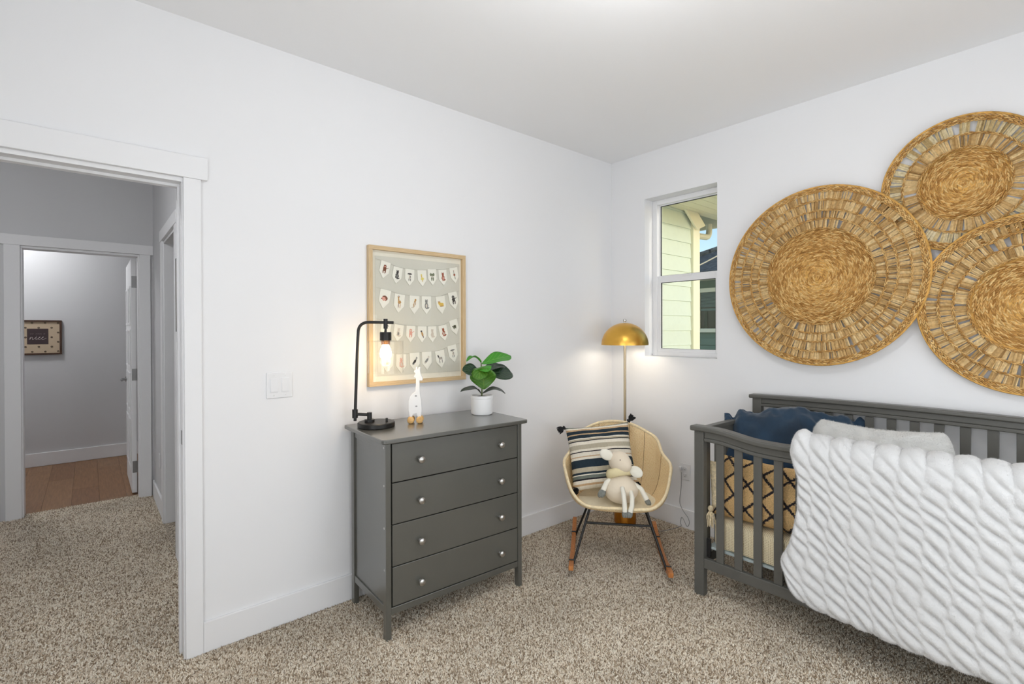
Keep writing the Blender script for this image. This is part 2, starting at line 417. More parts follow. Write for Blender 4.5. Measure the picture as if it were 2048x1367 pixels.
# framed sign in far room
sx0, sx1, sz0, sz1 = -3.802, -3.431, 1.163, 1.524
sg = thing('wall_sign', 'beige framed sign with dark square and script word in far room', 'sign', (-3.6, 4.62, 1.163))
b = MB()
for a in ((sx0, sx1, sz1 - .018, sz1), (sx0, sx1, sz0, sz0 + .018), (sx0, sx0 + .018, sz0 + .018, sz1 - .018), (sx1 - .018, sx1, sz0 + .018, sz1 - .018)):
    b.box(a[0], a[1], 4.595, 4.62, a[2], a[3])
b.build('frame', M['walnut'], sg, smooth=0, bevel=.002)
bd = MB().box(sx0 + .018, sx1 - .018, 4.606, 4.619, sz0 + .018, sz1 - .018).build('board', mat('sign_linen', srgb(196, 176, 150), .8), sg, smooth=0)
dk = mat('sign_ink', srgb(66, 52, 54), .8)
MB().box(-3.697, -3.536, 4.6045, 4.606, 1.273, 1.435).build('dark_square', dk, bd, smooth=0)
ink = mat('sign_flower_ink', srgb(60, 46, 36), .8)
b = MB(); px = .0545
for r_ in range(7):
    for c_ in range(7):
        if (r_ + c_) % 2: continue
        xx = -3.461 - c_ * .0495; zz = 1.495 - r_ * .0497
        if -3.70 < xx < -3.53 and 1.265 < zz < 1.440: continue
        b.tube([(xx + .0065 * math.cos(t_), 4.6055, zz + .0065 * math.sin(t_)) for t_ in np.linspace(0, 2 * PI, 8, endpoint=False)], .0028, 5, closed=True)
b.build('flower_print', ink, bd)['kind'] = 'stuff'
whi = mat('sign_lettering', srgb(206, 194, 192), .7)
# script word "nice" drawn as one pen stroke
def stroke(pts, r, x0, z0, sx, sz, y=4.604, n=6):
    P = [V((x0 + a * sx, y, z0 + c * sz)) for a, c in pts]
    Q = []
    for i in range(len(P) - 1):
        p0, p1, p2, p3 = P[max(i - 1, 0)], P[i], P[i + 1], P[min(i + 2, len(P) - 1)]
        for t_ in np.linspace(0, 1, 5, endpoint=False):
            Q.append(.5 * ((2 * p1) + (p2 - p0) * t_ + (2 * p0 - 5 * p1 + 4 * p2 - p3) * t_ * t_ + (3 * p1 - p0 - 3 * p2 + p3) * t_ ** 3))
    Q.append(P[-1]); return Q
b = MB()
word = [(0, 0), (.1, .55), (.16, .7), (.12, .1), (.3, .7), (.42, .62), (.40, .1), (.55, .05), (.85, .6), (.95, .75), (.88, .15), (1.0, .02), (1.3, .5), (1.5, .75), (1.38, .72), (1.22, .3), (1.35, .02), (1.6, .25), (1.85, .62), (1.95, .78), (1.8, .7), (1.68, .25), (1.85, .0), (2.15, .25), (2.35, .5)]
b.tube(stroke(word, .002, -3.680, 1.322, .055, .034), .0015, 5)
b.tube([(-3.680 + .97 * .055, 4.604, 1.357), (-3.680 + 1.02 * .055, 4.604, 1.360)], .0022, 5)
b.build('script_word', whi, bd)
b = MB()
for x0, n_ in ((-3.673, 4), (-3.634, 7), (-3.572, 2)):
    for k in range(n_):
        xx = x0 + k * .0072
        b.box(xx, xx + .0015, 4.6035, 4.6045, 1.376, 1.385); b.box(xx, xx + .0045, 4.6035, 4.6045, 1.380 + .004 * (k % 2), 1.3815 + .004 * (k % 2))
b.build('small_lettering', mat('sign_small_lettering', srgb(132, 116, 116), .8), bd, smooth=0)
# dark picture on the hall wall, seen nearly edge on
hp = thing('hall_picture', 'dark narrow picture on the hall wall seen edge on', 'picture', (HX, .95, 1.40))
MB().box(HX - .022, HX, .72, 1.075, 1.40, 1.84).build('frame', M['black'], hp, smooth=0, bevel=.002)
MB().box(HX - .024, HX - .0215, .74, 1.055, 1.42, 1.82).build('print', mat('hall_print', srgb(120, 116, 112), .6), hp, smooth=0)
# lights of hall and far room, unseen; the hall one added for brightness
def unseen_ceiling_light(x, y, r, strength, label, name='unseen_ceiling_light', col=(.97, .985, 1, 1)):
    t_ = thing(name, label, 'ceiling light', (x, y, H))
    MB().lathe([(r, 0), (r, -.02), (r * .96, -.03)], (x, y, H), 40).build('base_plate', M['trim'], t_)
    MB().lathe([(r * .93, -.03), (r * .93, -.05), (r * .8, -.075), (r * .5, -.092), (0, -.1)], (x, y, H), 40).build('diffuser', mat('lit_diffuser', (1, 1, 1, 1), .5, emit=col, estr=strength), t_)
    return t_
GLp = V((-2.55, -2.98, 0))
gp_ = thing('added_globe_lamp', 'unseen globe lamp added behind the camera to brighten the room', 'lamp', GLp)  # lamp added out of view as extra room light
MB().lathe([(.14, 0), (.14, .02), (.012, .03), (.012, 1.36)], GLp, 32).build('stand', M['trim'], gp_)
MB().ellipsoid(GLp + V((0, 0, 1.50)), ((.15, 0, 0), (0, .15, 0), (0, 0, .15)), 32, 18).build('globe', mat('lit_globe', (1, 1, 1, 1), .5, emit=(.95, .975, 1, 1), estr=4), gp_)
added_ceiling_globe = thing('unseen_ceiling_light', 'unseen globe light added on the bedroom ceiling to brighten the room', 'ceiling light', (-1.95, -1.72, H))  # globe added above the view to lift walls and ceiling
MB().lathe([(.075, 0), (.075, -.02), (.02, -.03), (.02, -.08)], (-1.95, -1.72, H), 32).build('canopy', M['trim'], added_ceiling_globe)
MB().ellipsoid((-1.95, -1.72, H - .205), ((.14, 0, 0), (0, .14, 0), (0, 0, .13)), 32, 18).build('globe', mat('lit_ceiling_globe', (1, 1, 1, 1), .5, emit=(.97, .985, 1, 1), estr=22), added_ceiling_globe)
unseen_ceiling_light(-3.95, 4.05, .16, 70, 'round flush ceiling light of the far room')
unseen_ceiling_light(-4.15, .62, .14, 72, 'unseen round ceiling light added to brighten the hall')  # added lamp, placed to light the hall jamb and end wall

# ------------------------------------------------------------------ small window
XF0, XF1 = .105, .168
wn = struct(MB().box(XF0, XF1, WY1 - .038, WY1, WZ0, WZ1).box(XF0, XF1, WY0, WY0 + .038, WZ0, WZ1).box(XF0, XF1, WY0 + .038, WY1 - .038, WZ1 - .036, WZ1).box(XF0, XF1, WY0 + .038, WY1 - .038, WZ0, WZ0 + .032)
            .build('window_1', M['vinyl'], smooth=0, bevel=.003), 'white single hung window with two panes')
def sash(x0, x1, y0, y1, z0, z1, wd, top, bot):
    s_ = MB(); s_.box(x0, x1, y1 - wd, y1, z0, z1); s_.box(x0, x1, y0, y0 + wd, z0, z1); s_.box(x0, x1, y0 + wd, y1 - wd, z1 - top, z1); s_.box(x0, x1, y0 + wd, y1 - wd, z0, z0 + bot)
    so = s_.build('sash', M['vinyl'], wn, smooth=0, bevel=.002)
    g = MB(); a, c, e, f_ = y0 + wd, y1 - wd, z0 + bot, z1 - top; xm = x0 + .004; q = .0035
    g.box(xm, xm + .01, c - q, c, e, f_); g.box(xm, xm + .01, a, a + q, e, f_); g.box(xm, xm + .01, a + q, c - q, f_ - q, f_); g.box(xm, xm + .01, a + q, c - q, e, e + q * .4)
    g.build('gasket', M['gasket'], so, smooth=0)
    MB().box(x0 + .010, x0 + .014, a, c, e, f_).build('pane', M['winglass'], so, smooth=0)
sash(.136, .160, WY0 + .036, WY1 - .036, 1.775, WZ1 - .034, .012, .008, .042)
sash(.110, .134, WY0 + .036, WY1 - .036, WZ0 + .030, 1.812, .032, .050, .026)
MB().box(XF0 - .003, XF0 + .002, -.64, -.56, 1.80, 1.812).build('sash_lock', M['vinyl'], wn, smooth=0, bevel=.001)

# ------------------------------------------------------------------ outside
M['siding'] = mat('pale_green_siding', srgb(222, 232, 214), .75, var=.02, vscale=20)
M['extrim'] = mat('cream_exterior_trim', srgb(250, 244, 214), .7)
M['soffit'] = mat('cream_soffit', srgb(250, 242, 208), .8)
M['greensiding'] = mat('grey_green_siding', srgb(124, 142, 122), .8)
struct(MB().box(-8, 30, -20, 30, -.45, -.35).build('ground', mat('bounce_ground', srgb(206, 202, 186), .95, var=.08, vscale=8), smooth=0), 'unseen ground outside the house, made pale to bounce light')  # unseen ground, coloured pale so it bounces light onto the soffit
wg = thing('house_wing', 'pale green lap sided wing of the house outside the window', 'building', (1.0, .3, -.35))
SYW = .25
MB().box(T + .002, 1.70, SYW + .02, 2.2, -.35, 2.9).build('wall_core', M['siding'], wg, smooth=0)
z = 1.4 - .1535 * 11.02; lap = .1535; k = 0
sid_me = None
while z < 2.75:
    def bd_(a, b_, c): return (c, SYW + a, b_)
    o = MB().prism([(.022, 0), (-.004, 0), (.006, lap + .012), (.022, lap + .012)], lambda a, b_, c: (c, SYW + a, b_), (T + .002, 1.668)).build('siding_board', M['siding'], wg, smooth=0)
    o.location.z = z; z += lap
MB().box(1.662, 1.795, SYW - .028, SYW + .03, -.35, 2.64).build('corner_board', M['extrim'], wg, smooth=0, bevel=.003)
MB().box(1.775, 1.797, SYW + .03, 2.2, -.35, 2.64).build('corner_board', M['extrim'], wg, smooth=0)
for i in range(5):
    y0 = -.33 + i * .116
    MB().box(T + .002, 2.40, y0, y0 + .112, 2.645, 2.665).build('soffit_board', M['soffit'], wg, smooth=0, bevel=.003)
MB().box(2.40, 2.43, -.36, .9, 2.60, 2.80).build('fascia', M['extrim'], wg, smooth=0, bevel=.003)
MB().box(T + .002, 2.43, -.36, -.33, 2.62, 2.80).build('fascia', M['extrim'], wg, smooth=0, bevel=.003)
rk_px = [(1354, 396), (1374, 396), (1407, 452), (1391, 460)]
rkp = [on(u, v_, 'y', SYW - .03) for u, v_ in rk_px]
MB().prism([(q.x, q.z) for q in rkp], lambda a, b_, c: (a, c, b_), (SYW - .055, SYW - .030)).build('rake_board', M['extrim'], wg, smooth=0, bevel=.003)
def arc(p0, p1, p2, n=8): return [V(p0) * (1 - t_) ** 2 + V(p1) * 2 * t_ * (1 - t_) + V(p2) * t_ * t_ for t_ in np.linspace(0, 1, n)]
dsp = [V((2.33, .40, 2.64))] + arc((2.33, .40, 2.60), (2.34, .40, 2.50), (2.20, .36, 2.47)) + arc((2.0, .37, 2.46), (1.85, .35, 2.45), (1.838, .345, 2.36)) + [V((1.838, .345, 1.0)), V((1.838, .345, -.3))]
MB().tube(dsp, .034, 10).build('downspout', M['extrim'], wg)
MB().prism([(T, -.5), (2.5, -.5), (2.5, 2.4), (T, 2.4)], lambda a, b_, c: (a, b_, c + .12 * max(0, b_ + .5)), (2.81, 2.87)).build('roof', mat('wing_shingle', srgb(60, 60, 62), .9), wg, smooth=0)
# neighbouring house
nb = thing('neighbour_house', 'grey green neighbour house with dark shingle roof beyond the window', 'building', (7, 1, -.35))
NX = 5.3
MB().box(NX + .03, NX + 5, -6, 2.9, -.35, 2.30).build('wall', M['greensiding'], nb, smooth=0)
for k in range(8):
    MB().box(NX, NX + .03, -3, 2.9, .22 + k * .13, .22 + k * .13 + .124).build('siding_board', M['greensiding'], nb, smooth=0, bevel=.004)
nw = MB().box(NX - .03, NX, 2.13, 2.20, 1.36, 2.16).box(NX - .03, NX, .75, .82, 1.36, 2.16).box(NX - .03, NX, .82, 2.13, 1.36, 1.43).box(NX - .03, NX, .82, 2.13, 2.085, 2.16).build('window', M['extrim'], nb, smooth=0, bevel=.004)
MB().box(NX + .002, NX + .012, .82, 2.13, 1.43, 2.085).build('pane', mat('dark_pane', srgb(58, 62, 44), .15), nw, smooth=0)
for k in range(12):
    MB().box(NX - .012, NX + .0, .83, 2.12, 2.06 - k * .022, 2.074 - k * .022).build('blind_slat', mat('blind', srgb(120, 134, 118), .7) if k == 0 else bpy.data.materials['blind'], nw, smooth=0)
MB().box(NX - .010, NX + .0, .83, 2.12, 1.75, 1.79).build('blind_rail', bpy.data.materials['blind'], nw, smooth=0)
MB().box(NX - .010, NX + .0, 1.99, 2.05, 1.435, 1.74).build('curtain', mat('curtain', srgb(92, 94, 70), .9), nw, smooth=0)
MB().box(NX - .35, NX + .03, -6, 3.1, 2.30, 2.42).build('eave', M['extrim'], nb, smooth=0, bevel=.01)
shing = mat('dark_shingles', srgb(70, 78, 80), .9, var=.5, vscale=14, bump=.8, bscale=18, bdist=.03)
b = MB(); b.add([(NX - .4, 3.2, 2.42), (NX - .4, -6.5, 2.42), (NX + 2.2, -6.5, 3.55), (NX + 2.2, 1.2, 3.55), (NX + 5.4, 3.2, 2.42), (NX + 5.4, -6.5, 2.42)], [(0, 3, 2, 1), (0, 4, 3), (4, 5, 2, 3), (0, 1, 5, 4), (1, 2, 5)])
b.build('roof', shing, nb, smooth=0)
hipd = [V((NX - .42, 3.22, 2.45)), V((NX + 2.2, 1.2, 3.575))]
for k in range(14):
    p, q = hipd[0].lerp(hipd[1], k / 14), hipd[0].lerp(hipd[1], (k + 1.15) / 14)
    MB().tube([p, q], .05, 6).build('ridge_tile', shing, nb, smooth=0)
rn_ = V((1.13, 0, -2.6)).normalized()
def onroof(u, v_):
    d = ray(u, v_); return CAM + d * ((V((NX - .4, 0, 2.42)) - CAM).dot(rn_) / d.dot(rn_))
MB().tube([onroof(1388, 536), onroof(1412, 524), onroof(1446, 506)], .018, 6).build('roof_flashing', mat('flashing_pale', srgb(220, 205, 170), .6), nb)

# ------------------------------------------------------------------ dresser
th = math.radians(-2.2)
DM = Matrix.Translation((-2.200, -.460, 0)) @ Matrix.Rotation(th, 4, 'Z')
dr = thing('dresser', 'charcoal grey four drawer dresser with round metal knobs', 'dresser', (-1.8, -.24, 0))
W, D, HT = .790, .425, .917
def D_(): return MB(DM)
# slab with rounded front corners
def slab(x0, x1, y0, y1, r, n=6):
    P = [(x1, y1), (x0, y1)]
    for cx, cy, a0 in ((x0 + r, y0 + r, PI), (x1 - r, y0 + r, 1.5 * PI)):
        P += [(cx + r * math.cos(a0 + PI / 2 * k / n), cy + r * math.sin(a0 + PI / 2 * k / n)) for k in range(n + 1)]
    return P
D_().prism(slab(-.028, W + .022, -.036, D + .018, .022), lambda a, b_, c: (a, b_, c), (HT - .020, HT)).build('top', M['charcoal'], dr, bevel=.004)
for x0 in (0, W - .026):
    for y0 in (0, D - .034):
        D_().box(x0, x0 + .026, y0, y0 + .034, 0, HT - .020).build('leg', M['charcoal'], dr, smooth=0, bevel=.0025)
for x0 in (.009, W - .021):
    D_().box(x0, x0 + .012, .034, D - .034, .150, HT - .020).build('side_panel', M['charcoal'], dr, smooth=0)
    D_().box(x0 - .006, x0 + .016, .034, D - .034, .115, .150).build('side_rail', M['charcoal'], dr, smooth=0, bevel=.002)
    D_().box(x0 - .004, x0 + .012, .034, D - .034, HT - .060, HT - .0205).build('side_rail', M['charcoal'], dr, smooth=0, bevel=.002)
D_().box(.026, W - .026, D - .03, D - .022, .15, HT - .02).build('back_panel', M['charcoal'], dr, smooth=0)
D_().box(.026, W - .026, .012, D - .034, .116, .128).build('bottom_panel', M['charcoal'], dr, smooth=0)
D_().box(.026, W - .026, .004, .03, .112, .143).build('bottom_rail', M['charcoal'], dr, smooth=0, bevel=.002)
D_().box(.028, W - .028, .028, .034, .143, HT - .021).build('inner_face', M['gap'], dr, smooth=0)
zs = [.146, .3275, .519, .7095, .889]
for k in range(4):
    dw = D_().box(.033, W - .0285, .003, .022, zs[k] + .0025, zs[k + 1] - .0025).build('drawer', M['charcoal'], dr, smooth=0, bevel=.0015)
    for x_ in (.172, .642):
        zc = [.224, .4155, .607, .7985][k]
        A = Matrix(((1, 0, 0), (0, 0, -1), (0, 1, 0)))
        MB(DM).lathe([(.008, 0), (.0065, .008), (.0075, .013), (.0155, .017), (.0170, .021), (.0155, .026), (.009, .030), (0, .0312)], (x_, .003, zc), 24, axis=A).build('knob', M['nickel'], dw)
for z_ in (.872, .700, .508, .318):
    for x_, sgn in ((0, -1),):
        MB(DM).lathe([(.0055, 0), (.0055, .0012), (.003, .0018), (0, .0018)], (x_, .017, z_), 14, axis=Matrix(((0, 0, -1), (0, 1, 0), (1, 0, 0)))).build('screw', M['nickel'], dr)

# ------------------------------------------------------------------ table lamp
LB = V((-2.105, -.165, HT))
tl = thing('table_lamp', 'black metal table lamp with clear glass shade and lit bulb', 'lamp', LB)
MB().lathe([(.088, 0), (.092, .003), (.092, .022), (.088, .025), (0, .025)], LB, 48).build('base', M['black'], tl)
# lamp lies in the plane of the screen-facing direction (L = along the arm)
LL = V((.80, -.60, 0)).normalized()
def lp(a, h, o=0): return LB + LL * a + V((0, 0, h)) + V((-LL.y, LL.x, 0)) * o
MB().lathe([(.025, .025), (.025, .037), (.012, .038), (.012, .072), (0, .072)], lp(-.034, 0), 24).build('stub', M['black'], tl)
MB().lathe([(.006, .025), (.006, .042), (0, .042)], lp(.052, 0), 16).build('switch_knob', M['black'], tl)
MB().tube([lp(-.034, .060), lp(-.100, .064)], .008, 12).build('link', M['black'], tl)
MB().tube([lp(-.106, .045), lp(-.106, .088)], .014, 16).build('clamp', M['black'], tl)
pole = [lp(-.106, .03), lp(-.104, .10), lp(-.096, .32), lp(-.090, .455)] + arc(lp(-.089, .475), lp(-.087, .527), lp(-.035, .528), 10)[1:] + [lp(.02, .527), lp(.088, .5255)]
MB().tube(pole, .0075, 12).build('arm', M['black'], tl)
sk = lp(.048, 0)
skx = V((sk.x, sk.y, LB.z))
MB().lathe([(.0105, .495), (.0105, .545), (.0, .545)], skx, 20).build('collar', M['black'], tl)
MB().lathe([(.006, .474), (.006, .496)], skx, 12).build('stem', M['black'], tl)
MB().lathe([(.029, .436), (.029, .474), (.027, .478), (.0, .478)], skx, 28).build('socket', M['black'], tl)
MB().lathe([(.022, .414), (.022, .436)], skx, 24).build('bulb_cap', mat('brass_cap', srgb(190, 128, 70), .4, .8, var=.3, vscale=200), tl)
MB().lathe([(.088, .272), (.0865, .272), (.0865, .430), (.030, .4335), (.030, .436), (.088, .4345), (.088, .272)], skx, 48, capb=False, capt=False).build('glass_shade', M['lampglass'], tl)
bo = MB().lathe([(0, .335), (.016, .339), (.027, .352), (.030, .370), (.026, .390), (.018, .405), (.016, .414)], skx, 24).build('bulb', M['bulb'], tl)
pl_ = lamp('table_lamp_glow', 'POINT', (skx.x, skx.y - .002, LB.z + .37), .65, (1, .70, .38), shadow_soft_size=.028); pl_.location = (0, 0, 0)
pl_.parent = tl; pl_.location = (skx.x - LB.x, skx.y - LB.y, .318)

# ------------------------------------------------------------------ giraffe push toy
ga = on(822, 846, 'z', HT); gb = on(842, 841, 'z', HT)
gc = V((-1.905, -.205, HT))
gt = thing('giraffe_toy', 'white wooden giraffe toy on beaded wooden wheels', 'toy', gc)
GX = V((.82, -.57, 0)).normalized(); GY = V((-GX.y, GX.x, 0))
def gp(a, b_, c): return gc + GX * a + GY * c + V((0, 0, b_))
body = [(-.028, .022), (-.018, .022), (-.012, .045), (.006, .05), (.012, .03), (.030, .03), (.034, .07), (.032, .115), (.026, .150), (.024, .185), (.023, .222), (.038, .222), (.040, .234), (.030, .255), (.026, .275), (.028, .292), (.018, .294), (.014, .283), (.010, .293), (.004, .293), (.004, .279), (-.004, .276), (-.006, .268), (.002, .262), (.0, .252), (-.006, .248), (-.006, .240), (.004, .236), (.004, .200), (.002, .165), (-.012, .155), (-.026, .140), (-.034, .115), (-.034, .07)]
MB().prism(body, gp, (-.008, .008)).build('body', M['whitewood'], gt, bevel=.002)
for (a, b_) in ((.004, .142), (.006, .088)):
    MB().prism([(a + .006 * math.cos(t_), b_ + .004 * math.sin(t_)) for t_ in np.linspace(0, 2 * PI, 10, endpoint=False)], gp, (-.0086, -.0078)).build('spot', mat('toy_grey_spot', srgb(150, 150, 150), .6) if b_ > .1 else bpy.data.materials['toy_grey_spot'], gt, smooth=0)
for a in (-.022, .024):
    MB().tube([gp(a, .0185, -.026), gp(a, .0185, .026)], .003, 8).build('axle', M['bead'], gt)
    for s_ in (-1, 1):
        wh = MB()
        for q in range(3):
            ax = [GX * .0175, V((0, 0, .0175)), GY * .0045]
            wh.ellipsoid(gp(a, .018, s_ * (.0135 + q * .0075)), [v_ * (1 if q != 1 else 1.03) for v_ in ax], 18, 8)
        wh.build('wheel', M['bead'], gt)

# ------------------------------------------------------------------ potted fiddle leaf plant
pc = V((-1.475, -.215, HT))
pt = thing('potted_plant', 'small fiddle leaf plant in a white ceramic pot', 'plant', pc)
MB().lathe([(.056, 0), (.061, .004), (.063, .012), (.063, .092), (.0645, .094), (.0645, .108), (.062, .110), (.057, .110), (.055, .098), (0, .098)], pc, 48).build('pot', M['ceramic'], pt)
MB().lathe([(.054, .097), (.030, .103), (0, .105)], pc, 24).build('soil', M['soil'], pt)
MB().tube([pc + V((0, 0, .10)), pc + V((.002, 0, .16)), pc + V((0, .002, .24)), pc + V((-.004, .0, .31))], [.0045, .004, .0035, .0025], 8).build('stem', mat('plant_stem', srgb(92, 104, 56), .6), pt)
def leaf_mat(name, c1, c2):
    m, n, l, b = newmat(name)
    uv = N(n, 'UVMap'); sp = N(n, 'SeparateXYZ'); l.new(uv.outputs[0], sp.inputs[0])
    ab = N(n, 'Math', operation='ABSOLUTE'); l.new(sp.outputs[1], ab.inputs[0])
    # side veins: stripes on (u*k - |v|*s)
    mu = N(n, 'Math', operation='MULTIPLY'); mu.inputs[1].default_value = 6.0; l.new(sp.outputs[0], mu.inputs[0])
    ms = N(n, 'Math', operation='MULTIPLY'); ms.inputs[1].default_value = 2.2; l.new(ab.outputs[0], ms.inputs[0])
    su = N(n, 'Math', operation='SUBTRACT'); l.new(mu.outputs[0], su.inputs[0]); l.new(ms.outputs[0], su.inputs[1])
    frc = N(n, 'Math', operation='FRACT'); l.new(su.outputs[0], frc.inputs[0])
    pp = N(n, 'Math', operation='PINGPONG'); pp.inputs[1].default_value = .5; l.new(frc.outputs[0], pp.inputs[0])
    vr = ramp(n, [(0.0, (1, 1, 1, 1)), (.10, (0, 0, 0, 1))]); l.new(pp.outputs[0], vr.inputs[0])
    mr = ramp(n, [(0.0, (1, 1, 1, 1)), (.07, (0, 0, 0, 1))]); l.new(ab.outputs[0], mr.inputs[0])
    mxx = N(n, 'Math', operation='MAXIMUM'); l.new(vr.outputs[0], mxx.inputs[0]); l.new(mr.outputs[0], mxx.inputs[1])
    hv = N(n, 'Math', operation='MULTIPLY'); hv.inputs[1].default_value = .55; l.new(mxx.outputs[0], hv.inputs[0])
    mix = N(n, 'Mix'); mix.data_type = 'RGBA'; l.new(hv.outputs[0], mix.inputs[0]); mix.inputs[6].default_value = c1; mix.inputs[7].default_value = c2
    l.new(mix.outputs[2], b.inputs['Base Color']); b.inputs['Roughness'].default_value = .38
    bp = N(n, 'Bump', Strength=.5, Distance=.002); bp.invert = True; l.new(mxx.outputs[0], bp.inputs['Height']); l.new(bp.outputs[0], b.inputs['Normal'])
    return m
LM = [leaf_mat('leaf_bright', srgb(58, 140, 30), srgb(130, 185, 80)), leaf_mat('leaf_mid', srgb(62, 112, 24), srgb(130, 160, 70)), leaf_mat('leaf_dark', srgb(30, 58, 32), srgb(80, 104, 70)), leaf_mat('leaf_grey', srgb(58, 66, 56), srgb(96, 102, 86))]
def leaf(base, tip, nrm, wd, m, droop=.02, cup=.25, fold=0):
    base, tip, nrm = V(base), V(tip), V(nrm).normalized()
    ax = tip - base; L = ax.length; ax.normalize(); sd = ax.cross(nrm).normalized(); nrm = sd.cross(ax).normalized()
    nu, nv = 18, 9; P = []; uv = []
    for i in range(nu):
        t_ = i / (nu - 1)
        # fiddle outline: narrow waist then broad lobe
        wv = wd * (0.05 * (1 - t_) + (math.sin(PI * min(1, t_ ** 1.25))) ** .62 * (.80 + .30 * t_)) if 0 < t_ < 1 else wd * .04
        row = []
        for j in range(nv):
            s_ = -1 + 2 * j / (nv - 1)
            p = base + ax * (L * t_) + sd * (s_ * wv * (1 - fold * .5 * abs(s_))) + nrm * (droop * math.sin(PI * t_) + cup * wv * s_ * s_ + .004 * math.sin(9 * t_ + 3 * s_ + L * 90) * abs(s_))
            row.append(p); uv.append((t_, s_))
        P.append(row)
    b = MB(); b.grid(P); b.uv = uv
    return b.build('leaf', LM[m], pt, smooth=60, solid=.0012)
def pl(u, v_, dy): return on(u, v_, 'y', pc.y + dy)
vw = (-_F)
top = pc + V((0, 0, .27)); mid = pc + V((0, 0, .20)); low = pc + V((0, 0, .125))
leaf(top + V((0, 0, .02)), pl(1022, 712, -.02), vw * .7 + V((0, 0, .8)) + V((-.2, 0, 0)), .048, 0, .012, .2)
leaf(top + V((-.002, 0, .025)), pl(933, 722, -.01), V((0, 0, 1)) - _R * .2 + vw * .2, .020, 0, .028, .5)
leaf(mid + V((0, 0, .03)), pl(1024, 746, .02), vw * .8 + V((0, 0, .55)), .062, 2, .012, .15)
leaf(mid + V((0, 0, .05)), pl(1008, 731, .04), vw * .6 + V((0, 0, .8)), .040, 2, .01, .2)
leaf(mid + V((0, 0, .04)), pl(925, 741, -.01), vw * .8 + V((0, 0, .6)), .044, 2, .012, .15)
leaf(mid + V((.0, -.005, .075)), pl(957, 760, -.10), vw * .9 + V((0, 0, .7)), .046, 1, .02, -.1)
leaf(pl(968, 778, -.055), pl(965, 734, -.075), vw + V((0, 0, .15)), .074, 1, -.008, .25)
leaf(mid + V((0, 0, .07)), pl(975, 742, -.11), vw * .7 + V((0, 0, .8)), .040, 0, .016, -.1)
leaf(low + V((-.004, 0, -.005)), pl(921, 783, -.02), V((0, 0, 1)) + vw * .55, .020, 3, .030, .2)
leaf(low + V((.004, 0, -.005)), pl(1010, 787, -.01), V((0, 0, 1)) + vw * .6, .022, 3, .034, .2)

# ------------------------------------------------------------------ picture with pennant bunting
PX0, PX1, PZ0, PZ1, PY = -2.080, -1.455, 1.103, 1.859, -.030
pic = thing('framed_bunting', 'oak framed print of animal pennant bunting above the dresser', 'picture', (-1.77, 0, PZ0))
fw = .022
MB().box(PX0, PX1, PY, -.001, PZ1 - fw, PZ1).build('frame_rail', M['oak_h'], pic, smooth=0, bevel=.0012)
MB().box(PX0, PX1, PY, -.001, PZ0, PZ0 + fw).build('frame_rail', M['oak_h'], pic, smooth=0, bevel=.0012)
MB().box(PX0, PX0 + fw, PY, -.001, PZ0 + fw, PZ1 - fw).build('frame_stile', M['oak_v'], pic, smooth=0, bevel=.0012)
MB().box(PX1 - fw, PX1, PY, -.001, PZ0 + fw, PZ1 - fw).build('frame_stile', M['oak_v'], pic, smooth=0, bevel=.0012)
MB().box(PX0 + fw, PX1 - fw, -.0075, -.002, PZ0 + fw, PZ1 - fw).build('mat_board', mat('mat_board', srgb(238, 234, 220), .8), pic, smooth=0)
MB().box(PX0 + fw + .022, PX1 - fw - .010, -.0095, -.0075, PZ0 + fw + .030, PZ1 - fw - .030).build('backing', mat('print_paper', srgb(214, 212, 200), .85, var=.02, vscale=5), pic, smooth=0, bevel=.0006)
MB().box(PX0 + fw - .002, PX1 - fw + .002, PY + .006, PY + .008, PZ0 + fw - .002, PZ1 - fw + .002).build('glazing', M['picglass'], pic, smooth=0)
flagm = mat('pennant_card', srgb(243, 241, 230), .85)
strm = mat('pennant_string', srgb(205, 202, 190), .9)
INK = {k: mat('ink_' + k, srgb(*c), .85) for k, c in dict(brown=(124, 74, 50), dark=(62, 58, 56), grey=(130, 130, 126), tan=(190, 146, 88), gold=(226, 190, 96), rust=(158, 84, 58), pink=(226, 164, 146), green=(112, 120, 92), yellow=(230, 216, 110), pale=(214, 204, 190)).items()}
def C_(x, y, rx, ry, rot=0, c='brown'): return (x, y, rx, ry, rot, c)
# animals as flat ink washes; units of a pennant (width 2, y up)
def monkey(a, b_): return [C_(0, .1, .34, .42, 0, a), C_(-.02, .5, .3, .26, 0, a), C_(-.02, .46, .17, .14, 0, b_), C_(-.22, -.42, .10, .3, .2, a), C_(.22, -.4, .10, .3, -.2, a), C_(.5, .25, .3, .05, .5, a)]
def sitting(a, b_): return [C_(0, -.2, .36, .5, 0, a), C_(0, .42, .26, .28, 0, a), C_(-.17, .68, .09, .12, 0, a), C_(.17, .68, .09, .12, 0, a), C_(0, -.22, .17, .3, 0, b_), C_(.34, -.55, .26, .1, .4, a)]
def cow(a, b_): return [C_(0, .42, .24, .22, 0, a), C_(-.32, .5, .18, .09, .4, a), C_(.32, .5, .18, .09, -.4, a), C_(0, .3, .13, .1, 0, b_), C_(.02, -.1, .22, .28, 0, b_), C_(-.16, -.5, .07, .22, 0, a), C_(.16, -.5, .07, .22, 0, a), C_(.12, .0, .1, .12, 0, a)]
def duck(a, b_): return [C_(.05, -.2, .34, .24, .2, a), C_(-.1, .25, .12, .3, .1, b_), C_(-.12, .5, .15, .13, 0, a), C_(.0, -.55, .04, .18, 0, b_), C_(.14, -.55, .04, .18, 0, b_)]
def elephant(a, b_): return [C_(0, .25, .26, .3, 0, a), C_(-.34, .35, .2, .28, 0, a), C_(.34, .35, .2, .28, 0, a), C_(-.02, -.1, .09, .34, .1, b_), C_(-.18, -.4, .13, .36, 0, a), C_(.18, -.4, .13, .36, 0, a)]
